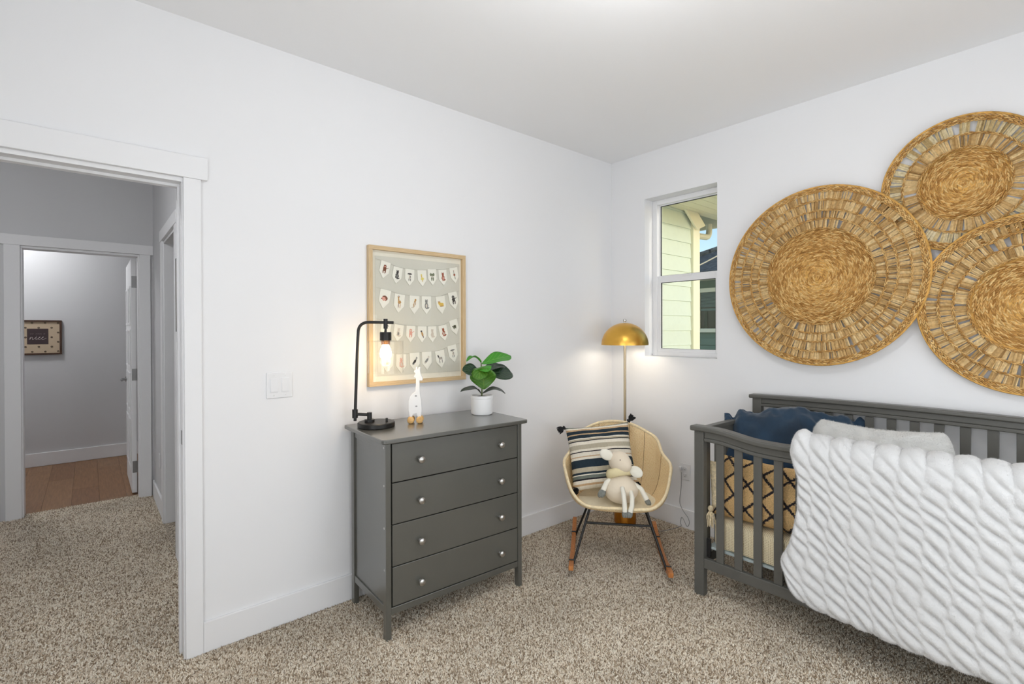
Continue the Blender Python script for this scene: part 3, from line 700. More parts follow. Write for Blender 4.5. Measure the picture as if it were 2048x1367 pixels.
def heron(a, b_): return [C_(0, .0, .24, .22, .3, a), C_(-.03, .38, .06, .34, 0, b_), C_(-.04, .7, .1, .08, 0, a), C_(0, -.5, .035, .34, 0, b_), C_(.1, -.5, .035, .34, .1, b_)]
def hedgehog(a, b_): return [C_(.06, .05, .52, .36, -.2, a), C_(-.16, -.08, .42, .26, -.1, b_), C_(-.5, -.12, .12, .09, 0, a), C_(-.1, -.36, .08, .07, 0, b_), C_(.24, -.34, .08, .07, 0, b_)]
def deer(a, b_): return [C_(.05, .1, .32, .26, 0, a), C_(-.16, .5, .12, .3, .15, a), C_(-.2, .78, .15, .12, 0, a), C_(-.3, .95, .16, .04, .8, b_), C_(-.08, .95, .16, .04, -.8, b_), C_(-.1, -.4, .06, .4, 0, b_), C_(.22, -.4, .06, .4, 0, a)]
def otter(a, b_): return [C_(.05, .1, .22, .62, -.35, a), C_(.22, .66, .18, .16, 0, a), C_(.06, .05, .11, .42, -.35, b_), C_(-.32, -.5, .3, .09, .2, b_)]
def lying(a, b_): return [C_(.08, -.05, .5, .3, 0, a), C_(-.36, .2, .24, .22, 0, a), C_(-.5, .42, .09, .14, .3, b_), C_(-.24, .42, .09, .14, -.3, b_), C_(.1, -.3, .44, .09, 0, b_)]
def bird(a, b_): return [C_(.05, -.05, .2, .5, .4, a), C_(-.16, .42, .18, .16, 0, b_), C_(-.34, .44, .1, .04, .3, b_), C_(.26, -.5, .08, .26, .35, b_)]
def whale(a, b_): return [C_(-.08, -.1, .56, .2, .75, a), C_(.36, .45, .24, .07, .2, b_), C_(.36, .5, .07, .2, .3, b_), C_(-.3, -.4, .2, .08, -.2, b_)]
def turtle(a, b_): return [C_(0, 0, .42, .3, .2, a), C_(0, .04, .26, .16, .2, b_), C_(-.46, .12, .14, .1, 0, b_), C_(-.25, -.32, .08, .16, .3, b_), C_(.25, -.26, .08, .16, -.3, b_)]
def zebra(a, b_): return [C_(0, .05, .42, .22, 0, b_)] + [C_(-.3 + .15 * k, .06, .03, .2, .1, a) for k in range(5)] + [C_(-.42, .42, .13, .26, .4, a), C_(-.25, -.4, .05, .32, 0, a), C_(.28, -.4, .05, .32, 0, a)]
rows = [
    (((772, 523), (796.3, 534), (819.5, 538), (843, 540), (863.2, 538), (884.3, 539), (906, 535)), [monkey('brown', 'pink'), sitting('dark', 'grey'), cow('dark', 'pale'), duck('yellow', 'gold'), elephant('green', 'pale'), sitting('rust', 'pink'), heron('rust', 'green')]),
    (((771.7, 579), (799.8, 588), (828.7, 591), (852.2, 592), (879.9, 592), (904, 584)), [hedgehog('brown', 'pink'), deer('tan', 'brown'), otter('tan', 'pale'), sitting('grey', 'pale'), lying('gold', 'tan'), monkey('dark', 'grey')]),
    (((774, 641), (798.5, 649), (821.7, 651), (844, 652), (863.9, 652), (884.3, 650), (905.5, 639)), [cow('grey', 'pale'), sitting('pale', 'grey'), monkey('pink', 'pale'), bird('tan', 'dark'), sitting('pale', 'pale'), sitting('rust', 'pale'), turtle('green', 'dark')]),
    (((777, 706), (802.4, 708), (828.7, 705), (852.9, 703), (878.6, 700.5), (902.7, 690)), [duck('pink', 'pale'), sitting('pink', 'pale'), whale('dark', 'grey'), whale('grey', 'pale'), zebra('dark', 'pale'), cow('grey', 'pale')]),
]
fy = -.0125
for ri, (pts, animals) in enumerate(rows):
    P = [on(u, v_, 'y', fy) for u, v_ in pts]
    fwid = .0285 if len(P) == 7 else .0315; fh = .094 if ri in (0, 2) else .105
    line = [V((PX0 + .046, fy, P[0].z + .012))] + [p for p in P] + [V((PX1 - .034, fy, P[-1].z + .012))]
    MB().tube(line, .0011, 5).build('string', strm, pic)
    for i, p in enumerate(P):
        q0, q1 = line[i], line[i + 2]; sl = (q1.z - q0.z) / (q1.x - q0.x) * .8
        rot = Matrix.Rotation(-math.atan(sl), 3, 'Y')
        def fp(a, b_, c, p=p, rot=rot): 
            q = rot @ V((a, 0, b_)); return (p.x + q.x, fy + c, p.z + q.z)
        fl = MB().prism([(-fwid, 0), (-fwid, -fh * .62), (0, -fh), (fwid, -fh * .62), (fwid, 0)], fp, (-.0016, -.0004)).build('pennant', flagm, pic, smooth=0)
        cols = sorted({a[5] for a in animals[i]}); bm_ = MB()
        for ii, (ax_, ay_, rx, ry, ro, c) in enumerate(animals[i]):
            S_ = fwid * 1.02; n_ = 14
            pts2 = []
            for k in range(n_):
                t_ = 2 * PI * k / n_; wob = 1 + .12 * math.sin(5 * t_ + ii * 2 + i) + .08 * math.sin(9 * t_ + i)
                ex, ey = rx * wob * math.cos(t_), ry * wob * math.sin(t_)
                pts2.append(((ax_ + ex * math.cos(ro) - ey * math.sin(ro)) * S_, -fh * .46 + (ay_ + ex * math.sin(ro) + ey * math.cos(ro)) * S_ * 1.15))
            bm_.prism(pts2, fp, (-.0018 - .00008 * ii, -.0016), cols.index(c))
        bm_.build('animal_print', [INK[c] for c in cols], fl, smooth=0)

# ------------------------------------------------------------------ light switch, outlet, cord
sw = thing('light_switch', 'white double light switch plate beside the doorway', 'switch', (-2.519, 0, 1.083))
MB().prism([(-2.578, 1.083), (-2.460, 1.083), (-2.460, 1.206), (-2.578, 1.206)], lambda a, b_, c: (a, c, b_), (-.006, -.0002)).build('plate', M['plastic_white'], sw, smooth=0, bevel=.003)
for x_, dz in ((-2.545, .004), (-2.494, .0012)):
    MB().box(x_ - .018, x_ + .018, -.0072, -.005, 1.110, 1.179).build('rocker_frame', M['plastic_white'], sw, smooth=0, bevel=.0006)
    MB().add([(x_ - .0155, -.0072, 1.113), (x_ + .0155, -.0072, 1.113), (x_ + .0155, -.0072, 1.176), (x_ - .0155, -.0072, 1.176), (x_ - .0155, -.0075 - dz, 1.114), (x_ + .0155, -.0075 - dz, 1.114), (x_ + .0155, -.0075, 1.175), (x_ - .0155, -.0075, 1.175)],
             [(0, 1, 5, 4), (4, 5, 6, 7), (1, 2, 6, 5), (3, 0, 4, 7), (2, 3, 7, 6)]).build('rocker', M['plastic_white'], sw, smooth=0)
    for z_ in (1.097, 1.192):
        MB().lathe([(.003, 0), (.003, .0008), (0, .0012)], (x_, -.0058, z_), 12, axis=Matrix(((1, 0, 0), (0, 0, -1), (0, 1, 0)))).build('screw', M['nickel'], sw)
ol = thing('wall_outlet', 'white wall outlet beside the crib with a lamp cord', 'outlet', (0, -.65, .34))
A_x = Matrix(((0, 0, -1), (0, 1, 0), (1, 0, 0)))
MB().box(-.006, -.0002, -.688, -.612, .340, .456).build('plate', M['plastic_white'], ol, smooth=0, bevel=.003)
for zc in (.374, .422):
    f_ = MB().lathe([(.0165, 0), (.0165, .0015), (.0155, .002), (0, .002)], (-.0056, -.65, zc), 24, axis=A_x).build('receptacle', M['plastic_white'], ol)
    b = MB(); b.box(-.0080, -.0074, -.6585, -.6565, zc - .001, zc + .008); b.box(-.0080, -.0074, -.6435, -.6415, zc - .001, zc + .007); b.box(-.0080, -.0074, -.652, -.648, zc - .010, zc - .006)
    b.build('slot', M['gap'], f_, smooth=0)
hol = thing('hall_outlet', 'small white outlet low on the hall wall', 'outlet', (HX, 2.25, .33))
MB().box(HX - .005, HX - .0002, 2.21, 2.28, .33, .44).build('plate', M['plastic_white'], hol, smooth=0, bevel=.002)
cs = [(1363, 944, -.020), (1362, 975, -.02), (1359.5, 1003, -.03), (1366, 1020, -.045), (1376, 1035, -.06), (1378.5, 1046, -.08), (1374, 1052, -.10), (1367, 1038, -.10), (1363, 1034, -.10), (1360.5, 1045, -.11), (1360, 1052, -.13)]
CP = [on(u, v_, 'x', x_) for u, v_, x_ in cs]
CP = [V((p.x, p.y, max(p.z, .008))) for p in CP] + [V((-.20, -.58, .008)), V((-.24, -.48, .007)), V((-.26, -.40, .007))]
Q = []
for i in range(len(CP) - 1):
    p0, p1, p2, p3 = CP[max(i - 1, 0)], CP[i], CP[i + 1], CP[min(i + 2, len(CP) - 1)]
    for t_ in np.linspace(0, 1, 5, endpoint=False):
        Q.append(.5 * ((2 * p1) + (p2 - p0) * t_ + (2 * p0 - 5 * p1 + 4 * p2 - p3) * t_ * t_ + (3 * p1 - p0 - 3 * p2 + p3) * t_ ** 3))
cdt = thing('lamp_cord', 'thin clear lamp cord hanging from the wall outlet', 'cord', (-.03, -.62, .0))
MB().tube(Q, .0022, 6).build('wire', M['rubber'], cdt)
MB().box(-.03, -.0082, -.632, -.612, .408, .432).build('plug', M['plastic_white'], cdt, smooth=0, bevel=.003)

# ------------------------------------------------------------------ gold dome floor lamp
FL = V((-.245, -.311, 0))
fl = thing('floor_lamp', 'gold dome floor lamp standing in the corner behind the chair', 'lamp', FL)
MB().lathe([(.074, .0), (.078, .004), (.078, .150), (.074, .156), (.020, .158), (0, .158)], FL, 48).build('base', M['copperbase'], fl)
MB().tube([FL + V((0, 0, .155)), FL + V((.001, 0, 1.42))], .0095, 16).build('pole', mat('pole_brass', srgb(182, 166, 138), .32, 1), fl)
R_ = .168; prof = [(R_ * math.cos(t_), 1.295 + .160 * math.sin(t_)) for t_ in np.linspace(0, PI / 2 * .98, 18)]
MB().lathe(prof + [(0.0, prof[-1][1] + .0005)], FL, 64, capb=False).build('shade', M['gold'], fl)
prin = [(r * .985, z_ - .0015) for r, z_ in prof]; prin[0] = (R_ * .985, 1.2955)
MB().lathe(prin + [(0.0, prin[-1][1])], FL, 64, capb=False).build('shade_lining', M['goldin'], fl)
MB().lathe([(.006, 1.452), (.006, 1.462), (.0105, 1.466), (.012, 1.473), (.0105, 1.480), (0, 1.485)], FL, 20).build('finial', M['nickel'], fl)
MB().ellipsoid(FL + V((.035, -.03, 1.375)), ((.028, 0, 0), (0, .028, 0), (0, 0, .034)), 20, 12).build('bulb', M['bulb2'], fl)
MB().tube([FL + V((.035, -.03, 1.40)), FL + V((.035, -.03, 1.44))], .014, 14).build('bulb_holder', M['nickel'], fl)

# ------------------------------------------------------------------ woven wall discs
def straw_mat(name, c1, c2, c3):
    m, n, l, b = newmat(name)
    tc = N(n, 'TexCoord'); oi = N(n, 'Attribute'); oi.attribute_name = 'rnd'
    r = ramp(n, [(0, c1), (.5, c2), (1, c3)]); l.new(oi.outputs['Fac'], r.inputs[0])
    t = N(n, 'TexNoise', Scale=90.0, Detail=3.0); l.new(tc.outputs['Object'], t.inputs['Vector'])
    rr = ramp(n, [(.3, (.72, .70, .66, 1)), (.7, (1.1, 1.1, 1.1, 1))]); l.new(t.outputs['Fac'], rr.inputs[0])
    mx = N(n, 'Mix'); mx.data_type = 'RGBA'; mx.blend_type = 'MULTIPLY'; mx.inputs[0].default_value = 1
    l.new(r.outputs[0], mx.inputs[6]); l.new(rr.outputs[0], mx.inputs[7]); l.new(mx.outputs[2], b.inputs['Base Color'])
    b.inputs['Roughness'].default_value = .65; b.inputs['Specular IOR Level'].default_value = .3
    return m
M['coil'] = straw_mat('coiled_seagrass', srgb(164, 116, 56), srgb(206, 160, 94), srgb(232, 196, 134))
M['strip'] = straw_mat('flat_straw', srgb(166, 130, 80), srgb(208, 172, 116), srgb(224, 196, 146))
M['strip2'] = straw_mat('pale_straw', srgb(178, 152, 104), srgb(210, 188, 140), srgb(222, 208, 172))
def mesh_rnd(name, verts, faces, rnds, m, parent, smooth=True):
    me = bpy.data.meshes.new(name); me.from_pydata(verts, [], faces); me.materials.append(m)
    a = me.attributes.new('rnd', 'FLOAT', 'POINT'); a.data.foreach_set('value', rnds)
    if smooth: me.polygons.foreach_set('use_smooth', [True] * len(me.polygons))
    me.update(); o = bpy.data.objects.new(name, me); COL.objects.link(o)
    child(o, parent); o['kind'] = 'stuff'
    return o
_lo_v = []; _k, _n = 4, 6
for i in range(1, _k):
    ph = -PI / 2 + PI * i / _k
    for j in range(_n): _lo_v.append((math.cos(ph) * math.cos(2 * PI * j / _n), math.cos(ph) * math.sin(2 * PI * j / _n), math.sin(ph)))
_lo_v = [(0, 0, -1)] + _lo_v + [(0, 0, 1)]
_lo_f = [(0, 1 + (j + 1) % _n, 1 + j) for j in range(_n)]
for i in range(_k - 2):
    for j in range(_n):
        a = 1 + i * _n; b_ = a + _n; j2 = (j + 1) % _n; _lo_f.append((a + j, a + j2, b_ + j2, b_ + j))
_lo_f += [(1 + (_k - 2) * _n + j, 1 + (_k - 2) * _n + (j + 1) % _n, len(_lo_v) - 1) for j in range(_n)]
_lo_v = np.array(_lo_v)
def blobs(lst):
    """lst of (centre, axis_long, axis_b, axis_c, rnd) -> verts, faces, rnd"""
    vs_ = []; fs = []; rn = []
    for c, a, b_, d, r in lst:
        o = len(vs_); q = np.array(c) + _lo_v[:, 2:3] * np.array(a) + _lo_v[:, 0:1] * np.array(b_) + _lo_v[:, 1:2] * np.array(d)
        vs_ += q.tolist(); fs += [tuple(i + o for i in f) for f in _lo_f]; rn += [r] * len(q)
    return vs_, fs, rn
def woven_disc(label, cy, cz, x0, R, rin, ropes, bandmats, dish=.02, tiltz=0, gap=.12, seed=0):
    rg = random.Random(seed)
    t_ = thing('woven_wall_disc', label, 'wall decor', (x0, cy, cz - R), 'woven grass discs on the window wall')
    # local: radial e_r in yz-plane, normal -x (towards the room); slight dish: centre sits deeper, rim proud
    def P(r, an, h=0):
        xx = x0 - h - dish * (r / R) ** 2 + .006 * math.sin(2 * an + seed)* (r / R) ** 2
        return np.array((xx, cy + r * math.cos(an), cz + r * math.sin(an)))
    # coiled centre
    L = []; pitch = .0088; r = .005; k = 0
    while r < rin:
        n_ = max(5, int(2 * PI * r / .018)); off = rg.random() * 6.28
        for i in range(n_):
            an = off + 2 * PI * (i + rg.uniform(-.18, .18)) / n_; c = P(r + rg.uniform(-.0015, .0015), an, rg.uniform(0, .003))
            tg = np.array((0, -math.sin(an), math.cos(an))); er = np.array((0, math.cos(an), math.sin(an)))
            sk_ = tg * math.cos(.30) + er * math.sin(.30) * (1 if k % 2 else -1) * .8
            nb_ = er * math.cos(.3) - tg * math.sin(.3)
            L.append((c, sk_ * .0155 * rg.uniform(.8, 1.25), nb_ * .0046 * rg.uniform(.8, 1.2), np.array((-.0052 * rg.uniform(.7, 1.3), 0, 0)), rg.random()))
        r += pitch; k += 1
    mesh_rnd('coiled_centre', *blobs(L), M['coil'], t_)
    # base sheet under coil so no wall shows through
    MB().lathe([(0, 0), (ropes[0] + .002, 0.0), (ropes[0] + .002, .003), (0, .003)], (x0 - .001, cy, cz), 48, axis=Matrix(((0, 0, -1), (0, 1, 0), (1, 0, 0)))).build('centre_backing', M['rope'], t_)
    # braided ropes
    for q, rr in enumerate(ropes):
        L = []; n_ = int(2 * PI * rr / .0205)
        wd = .0040 if q < len(ropes) - 2 else .0055
        for s_ in (-1, 1):
            for i in range(n_):
                an = 2 * PI * (i + (.5 if s_ > 0 else 0)) / n_; c = P(rr + s_ * wd * .70, an, .0062 + rg.uniform(0, .002))
                tg = np.array((0, -math.sin(an), math.cos(an))); er = np.array((0, math.cos(an), math.sin(an)))
                d_ = tg * math.cos(.26) + er * s_ * -math.sin(.26)
                L.append((c, d_ * .0135 * rg.uniform(.85, 1.15), (er * math.cos(.26) + tg * s_ * math.sin(.26)) * wd * .72, np.array((-.0046, 0, 0)), rg.uniform(.1, 1)))
        mesh_rnd('braided_ring', *blobs(L), M['coil'], t_)
    # flat straw strips between the ropes
    rad = [rin] + list(ropes)
    for q in range(len(rad) - 1):
        r0, r1 = rad[q] + .001, rad[q + 1] - .001
        if r1 - r0 < .012: continue
        mname, dens, fill = bandmats[q]
        n_ = int(2 * PI * (r0 + r1) / 2 / dens); vs_ = []; fs = []; rn = []
        for i in range(n_):
            if rg.random() < gap * .2: continue
            an = 2 * PI * (i + rg.uniform(-.2, .2)) / n_; an2 = an + rg.uniform(-.35, .35) * 2 * PI / n_
            w0 = dens * fill * rg.uniform(.75, 1.15) / 2; w1 = w0 * rg.uniform(.85, 1.15) * (r1 / r0) ** .5
            tw = rg.uniform(-.003, .003); h0 = rg.uniform(0, .0035); o = len(vs_); rv = rg.random()
            for (rr, aa, ww) in ((r0 - .004, an, w0), ((r0 + r1) / 2, (an + an2) / 2, (w0 + w1) / 2), (r1 + .004, an2, w1)):
                c = P(rr, aa, h0); tg = np.array((0, -math.sin(aa), math.cos(aa)))
                for s_, hh in ((-1, tw), (-.25, tw + .0022), (.25, -tw + .0022), (1, -tw)):
                    vs_.append((c + tg * ww * s_ - np.array((hh, 0, 0))).tolist()); rn.append(rv)
                for s_, hh in ((1, -tw - .0012), (-1, tw - .0012)):
                    vs_.append((c + tg * ww * s_ - np.array((hh, 0, 0))).tolist()); rn.append(rv)
            for a in (0, 6):
                for k_ in range(6):
                    k2 = (k_ + 1) % 6; fs.append((o + a + k_, o + a + k2, o + a + 6 + k2, o + a + 6 + k_))
            fs.append(tuple(o + k_ for k_ in range(6))[::-1]); fs.append(tuple(o + 12 + k_ for k_ in range(6)))
        mesh_rnd('straw_band', vs_, fs, rn, M[mname], t_, smooth=False)
    # bound outer rim
    MB().tube([tuple(P(R, a, .003)) for a in np.linspace(0, 2 * PI, 96, endpoint=False)], .0055, 6, closed=True).build('rim', M['rope'], t_)
    return t_
S1 = ('strip', .0128, 1.02)
woven_disc('largest woven grass disc on the left of the wall group', -1.502, 1.704, -.040, .503, .262, (.272, .325, .372, .428, .478, .492), [S1, S1, S1, S1, S1, S1], seed=1)
woven_disc('smallest woven grass disc at the top of the wall group', -2.115, 2.100, -.006, .318, .158, (.170, .232, .292, .306), [S1, ('strip', .0135, 1.0), ('strip2', .0165, .88), S1], seed=2)
woven_disc('woven grass disc cut off by the right edge above the crib', -2.352, 1.510, -.024, .404, .205, (.216, .270, .325, .378, .393), [S1, S1, S1, S1, S1], seed=3)

# ------------------------------------------------------------------ crib
CX0, CX1 = -.765, -.055      # front face plane, back face plane
CY1, CY0 = -1.145, -2.545    # left end (near the corner), right end
cb = thing('crib', 'dark grey wooden slatted crib with curved front rail', 'crib', (-.41, -1.84, 0))
pm = M['cribpaint']
def P_(name, *a, bev=.003, par=cb): return MB().box(*a).build(name, pm, par, smooth=0, bevel=bev)
PWd = .052
for y1, hh in ((CY1, .868), (CY0 + PWd, .868)):
    P_('post', CX0, CX0 + .042, y1 - PWd, y1, 0, hh)
for y1 in (CY1 - .012, CY0 + PWd + .012):
    P_('post', CX1 - .042, CX1, y1 - PWd, y1, 0, .985)
# front rail follows an S curve
def zf(y):
    """underside of the front cap"""
    pts = [(-1.12, .868), (-1.22, .869), (-1.30, .866), (-1.38, .852), (-1.45, .840), (-1.53, .838), (-1.62, .838)]
    yy = y if y > -1.845 else -3.69 - y
    if yy <= -1.62: return .838
    for (a, za), (b_, zb) in zip(pts[:-1], pts[1:]):
        if yy >= b_:
            t_ = min(1, max(0, (a - yy) / (a - b_))); t_ = t_ * t_ * (3 - 2 * t_) if False else t_
            return za + (zb - za) * t_
    return .838
ys = np.linspace(CY1 + .018, CY0 - .018, 61)
zsm = np.array([zf(y) for y in ys])
for _ in range(3): zsm[1:-1] = (zsm[:-2] + 2 * zsm[1:-1] + zsm[2:]) / 4
def swept(name, x0, x1, lo, hi, ya, yb, par=cb, bev=.004):
    idx = [i for i, y in enumerate(ys) if yb <= y <= ya]; vs_ = []; fs = []
    for i in idx: vs_ += [(x0, ys[i], zsm[i] + lo), (x1, ys[i], zsm[i] + lo), (x1, ys[i], zsm[i] + hi), (x0, ys[i], zsm[i] + hi)]
    for k in range(len(idx) - 1):
        a = k * 4; b_ = a + 4
        for j in range(4): fs.append((a + j, a + (j + 1) % 4, b_ + (j + 1) % 4, b_ + j))
    fs.append((3, 2, 1, 0)); e = (len(idx) - 1) * 4; fs.append((e, e + 1, e + 2, e + 3))
    return MB().add(vs_, fs).build(name, pm, par, smooth=30, bevel=bev)
swept('front_rail_cap', CX0 - .016, CX0 + .050, 0, .027, 1, -9, bev=.007)
swept('front_rail', CX0 + .003, CX0 + .030, -.034, 0, CY1 - .05, CY0 + .05)
swept('front_rail_lip', CX0 + .000, CX0 + .033, -.052, -.034, CY1 - .05, CY0 + .05)
P_('front_lower_rail', CX0 + .004, CX0 + .030, CY0 + PWd, CY1 - PWd, .150, .203)
k = 0; y = -1.280
while y > CY0 + .10:
    zt = float(np.interp(-y, -ys, zsm)) - .05
    P_('slat', CX0 + .010, CX0 + .024, y - .0195, y + .0195, .203, zt, bev=.002); y -= .0942
# back
def zb_(y): return .012 * max(0, 1 - ((y + 1.845) / .70) ** 2)
def bswept(name, x0, x1, z0, z1, ya, yb, bev=.004):
    yy = np.linspace(ya, yb, 33); vs_ = []; fs = []
    for y_ in yy:
        d_ = zb_(y_); vs_ += [(x0, y_, z0 + d_), (x1, y_, z0 + d_), (x1, y_, z1 + d_), (x0, y_, z1 + d_)]
    for q in range(32):
        a = q * 4; b2 = a + 4
        for j in range(4): fs.append((a + j, a + (j + 1) % 4, b2 + (j + 1) % 4, b2 + j))
    fs.append((3, 2, 1, 0)); fs.append((128, 129, 130, 131))
    return MB().add(vs_, fs).build(name, pm, cb, smooth=30, bevel=bev)
bswept('back_rail_cap', CX1 - .056, CX1 + .010, .981, 1.004, CY1 + .006, CY0 - .006, .006)
bswept('back_rail', CX1 - .036, CX1 - .008, .950, .981, CY1 - .06, CY0 + .06)
bswept('back_rail_lip', CX1 - .040, CX1 - .004, .932, .950, CY1 - .06, CY0 + .06)
P_('back_lower_rail', CX1 - .034, CX1 - .008, CY0 + .06, CY1 - .06, .150, .203)
y = -1.285
while y > CY0 + .08:
    P_('slat', CX1 - .028, CX1 - .014, y - .0195, y + .0195, .203, .940, bev=.002); y -= .0942
# ends
for ye in (CY1 - .010, CY0 + .036):
    P_('end_rail_cap', CX0 + .042, CX1 - .042, ye - .034, ye + .004, .862, .884)
    P_('end_rail', CX0 + .042, CX1 - .042, ye - .028, ye - .002, .810, .862)
    P_('end_lower_rail', CX0 + .042, CX1 - .042, ye - .028, ye - .002, .150, .203)
    for k in range(6):
        x_ = CX0 + .042 + (CX1 - CX0 - .084) * (k + .5) / 6
        P_('slat', x_ - .018, x_ + .018, ye - .022, ye - .008, .203, .812, bev=.002)
# mattress frame
P_('support_frame', CX0 + .045, CX1 - .045, CY0 + .05, CY1 - .05, .245, .258).data.materials[0] = M['mattress_under']
for y_ in (CY1 - .060, CY0 + .070):
    MB().box(CX0 + .034, CX0 + .046, y_ - .012, y_ + .012, .206, .30).build('support_bracket', M['alu'], cb, smooth=0)

# ------------------------------------------------------------------ cushions
def frame3(r, u_):
    r = V(r).normalized(); u_ = V(u_); u_ = (u_ - r * u_.dot(r)).normalized(); return r, u_, r.cross(u_)
def pillow_mesh(c, r, u_, w_, h_, t_, n=36, ear=.06, wr=.006, wf=7, seed=0, sag=0, flange=0, pexp=.5, rc=0):
    """cushion: w_,h_ half sizes, t_ half thickness; returns MB with uv (0..1)"""
    r, u_, nn = frame3(r, u_); c = V(c); b = MB(); uv = []; off = V((seed * 7.1, seed * 3.3, 0))
    P = {}
    for side in (1, -1):
        G = []
        for i in range(n + 1):
            row = []
            for j in range(n + 1):
                a = -1 + 2 * i / n; q = -1 + 2 * j / n
                # pinch edges: mid edges pulled in, corners (ears) out
                ex = a * (1 - ear * (1 - q * q) ** 1.0 * 0 - ear * (1 - abs(q) ** 2.2) * abs(a) ** 3)
                ey = q * (1 - ear * (1 - abs(a) ** 2.2) * abs(q) ** 3)
                kf = 1 - rc * (abs(a) * abs(q)) ** 2.5; ex *= kf; ey *= kf
                fa = max(0, 1 - (abs(a) / (1 - flange)) ** 2.4) if flange else max(0, 1 - abs(a) ** 2.6)
                fq = max(0, 1 - abs(q) ** 2.6)
                th_ = t_ * (fa * fq) ** pexp
                wn_ = mnoise.noise(V((a * wf * w_ / .2, q * wf * h_ / .2, side * 3)) * .35 + off) * wr * (fa * fq) ** .3
                wn2 = mnoise.noise(V((a * 9, q * 9, side * 5)) + off) * wr * .35
                p = c + r * (ex * w_) + u_ * (ey * h_ - sag * (1 - a * a) * (q + 1) * .5) + nn * (side * (th_ + .0012) + (wn_ + wn2) * side)
                row.append(p); uv.append((i / n, j / n))
            G.append(row)
        if side == -1: G = G
        o = len(b.v)
        vs_ = [p for row in G for p in row]; fs = []
        for i in range(n):
            for j in range(n):
                k0 = i * (n + 1) + j; f = (k0, k0 + n + 1, k0 + n + 2, k0 + 1)
                fs.append(f if side == 1 else f[::-1])
        b.add(vs_, fs)
    # stitch rims
    m_ = (n + 1) ** 2; rim = [(i, 0) for i in range(n)] + [(n, j) for j in range(n)] + [(i, n) for i in range(n, 0, -1)] + [(0, j) for j in range(n, 0, -1)]
    fs = []
    for (a, q), (a2, q2) in zip(rim, rim[1:] + rim[:1]):
        k0, k1 = a * (n + 1) + q, a2 * (n + 1) + q2; fs.append((k0, m_ + k0, m_ + k1, k1))
    b.f += fs; b.m += [0] * len(fs)
    b.uv = uv; return b
def tassel(p, d, L, r, m, parent, n=26, seed=1):
    rg = random.Random(seed); p = V(p); d = V(d).normalized(); b = MB()
    a = d.orthogonal().normalized(); c_ = d.cross(a)
    b.ellipsoid(p + d * L * .12, (a * r * .55, c_ * r * .55, d * L * .16), 12, 8)
    for k in range(n):
        an = rg.random() * 6.28; sp = r * rg.uniform(.2, 1.0); e = a * math.cos(an) + c_ * math.sin(an)
        b.tube([p + d * L * .15, p + d * L * .5 + e * sp * .8, p + d * L * rg.uniform(.85, 1.05) + e * sp], [.0028, .0024, .0016], 4)
    return b.build('tassel', m, parent)

def navy():
    m, n, l, b = newmat('navy_linen')
    tc = N(n, 'TexCoord'); t = N(n, 'TexNoise', Scale=5.0, Detail=4.0); l.new(tc.outputs['Object'], t.inputs['Vector'])
    r = ramp(n, [(.3, srgb(20, 40, 58)), (.7, srgb(30, 62, 88))]); l.new(t.outputs['Fac'], r.inputs[0]); l.new(r.outputs[0], b.inputs['Base Color'])
    b.inputs['Roughness'].default_value = .85; b.inputs['Sheen Weight'].default_value = .35; b.inputs['Sheen Roughness'].default_value = .5
    t2 = N(n, 'TexNoise', Scale=700.0); l.new(tc.outputs['Object'], t2.inputs['Vector'])
    bp = N(n, 'Bump', Strength=.3, Distance=.001); l.new(t2.outputs['Fac'], bp.inputs['Height']); l.new(bp.outputs[0], b.inputs['Normal']); return m
M['navy'] = navy()
def fur_mat(name, col, sc_=260):
    m, n, l, b = newmat(name)
    b.inputs['Base Color'].default_value = col; b.inputs['Roughness'].default_value = .95; b.inputs['Sheen Weight'].default_value = .4; b.inputs['Specular IOR Level'].default_value = .1
    tc = N(n, 'TexCoord'); t = N(n, 'TexNoise', Scale=sc_, Detail=4.0, Roughness=.7); l.new(tc.outputs['Object'], t.inputs['Vector'])
    t2 = N(n, 'TexNoise', Scale=40.0, Detail=3.0); l.new(tc.outputs['Object'], t2.inputs['Vector'])
    ad = N(n, 'Math', operation='MULTIPLY_ADD'); ad.inputs[1].default_value = 2.0; l.new(t2.outputs['Fac'], ad.inputs[0]); l.new(t.outputs['Fac'], ad.inputs[2])
    bp = N(n, 'Bump', Strength=.45, Distance=.004); l.new(ad.outputs[0], bp.inputs['Height']); l.new(bp.outputs[0], b.inputs['Normal']); return m
M['fur'] = fur_mat('white_plush', (.70, .70, .70, 1))
M['fur2'] = fur_mat('ivory_plush', (.70, .70, .68, 1), 200)

MZ = .405
mt_ = MB(); nY, nX = 40, 20
mx0, mx1, my0, my1 = CX0 + .052, CX1 - .052, CY0 + .06, CY1 - .062
def mtop(y): return MZ - .012 * 0
prof2 = [(0, .262), (.0, .29), (-.004, .34), (0, .385), (.012, .400), (.05, MZ)]
def dots():
    m, n, l, b = newmat('dotted_sheet')
    tc = N(n, 'TexCoord'); sp = N(n, 'SeparateXYZ'); l.new(tc.outputs['Object'], sp.inputs[0])
    mp = N(n, 'CombineXYZ'); 
    ad = N(n, 'Math', operation='ADD'); l.new(sp.outputs[0], ad.inputs[0]); l.new(sp.outputs[2], ad.inputs[1])
    l.new(sp.outputs[1], mp.inputs[0]); l.new(ad.outputs[0], mp.inputs[1])
    vo = N(n, 'TexVoronoi', Scale=125.0); vo.voronoi_dimensions = '2D'; vo.inputs['Randomness'].default_value = .12; l.new(mp.outputs[0], vo.inputs['Vector'])
    r = ramp(n, [(.0, srgb(150, 120, 84)), (.22, srgb(170, 140, 100)), (.28, srgb(244, 230, 194))]); l.new(vo.outputs['Distance'], r.inputs[0]); l.new(r.outputs[0], b.inputs['Base Color'])
    b.inputs['Roughness'].default_value = .9; b.inputs['Sheen Weight'].default_value = .2; return m
M['dots'] = dots()
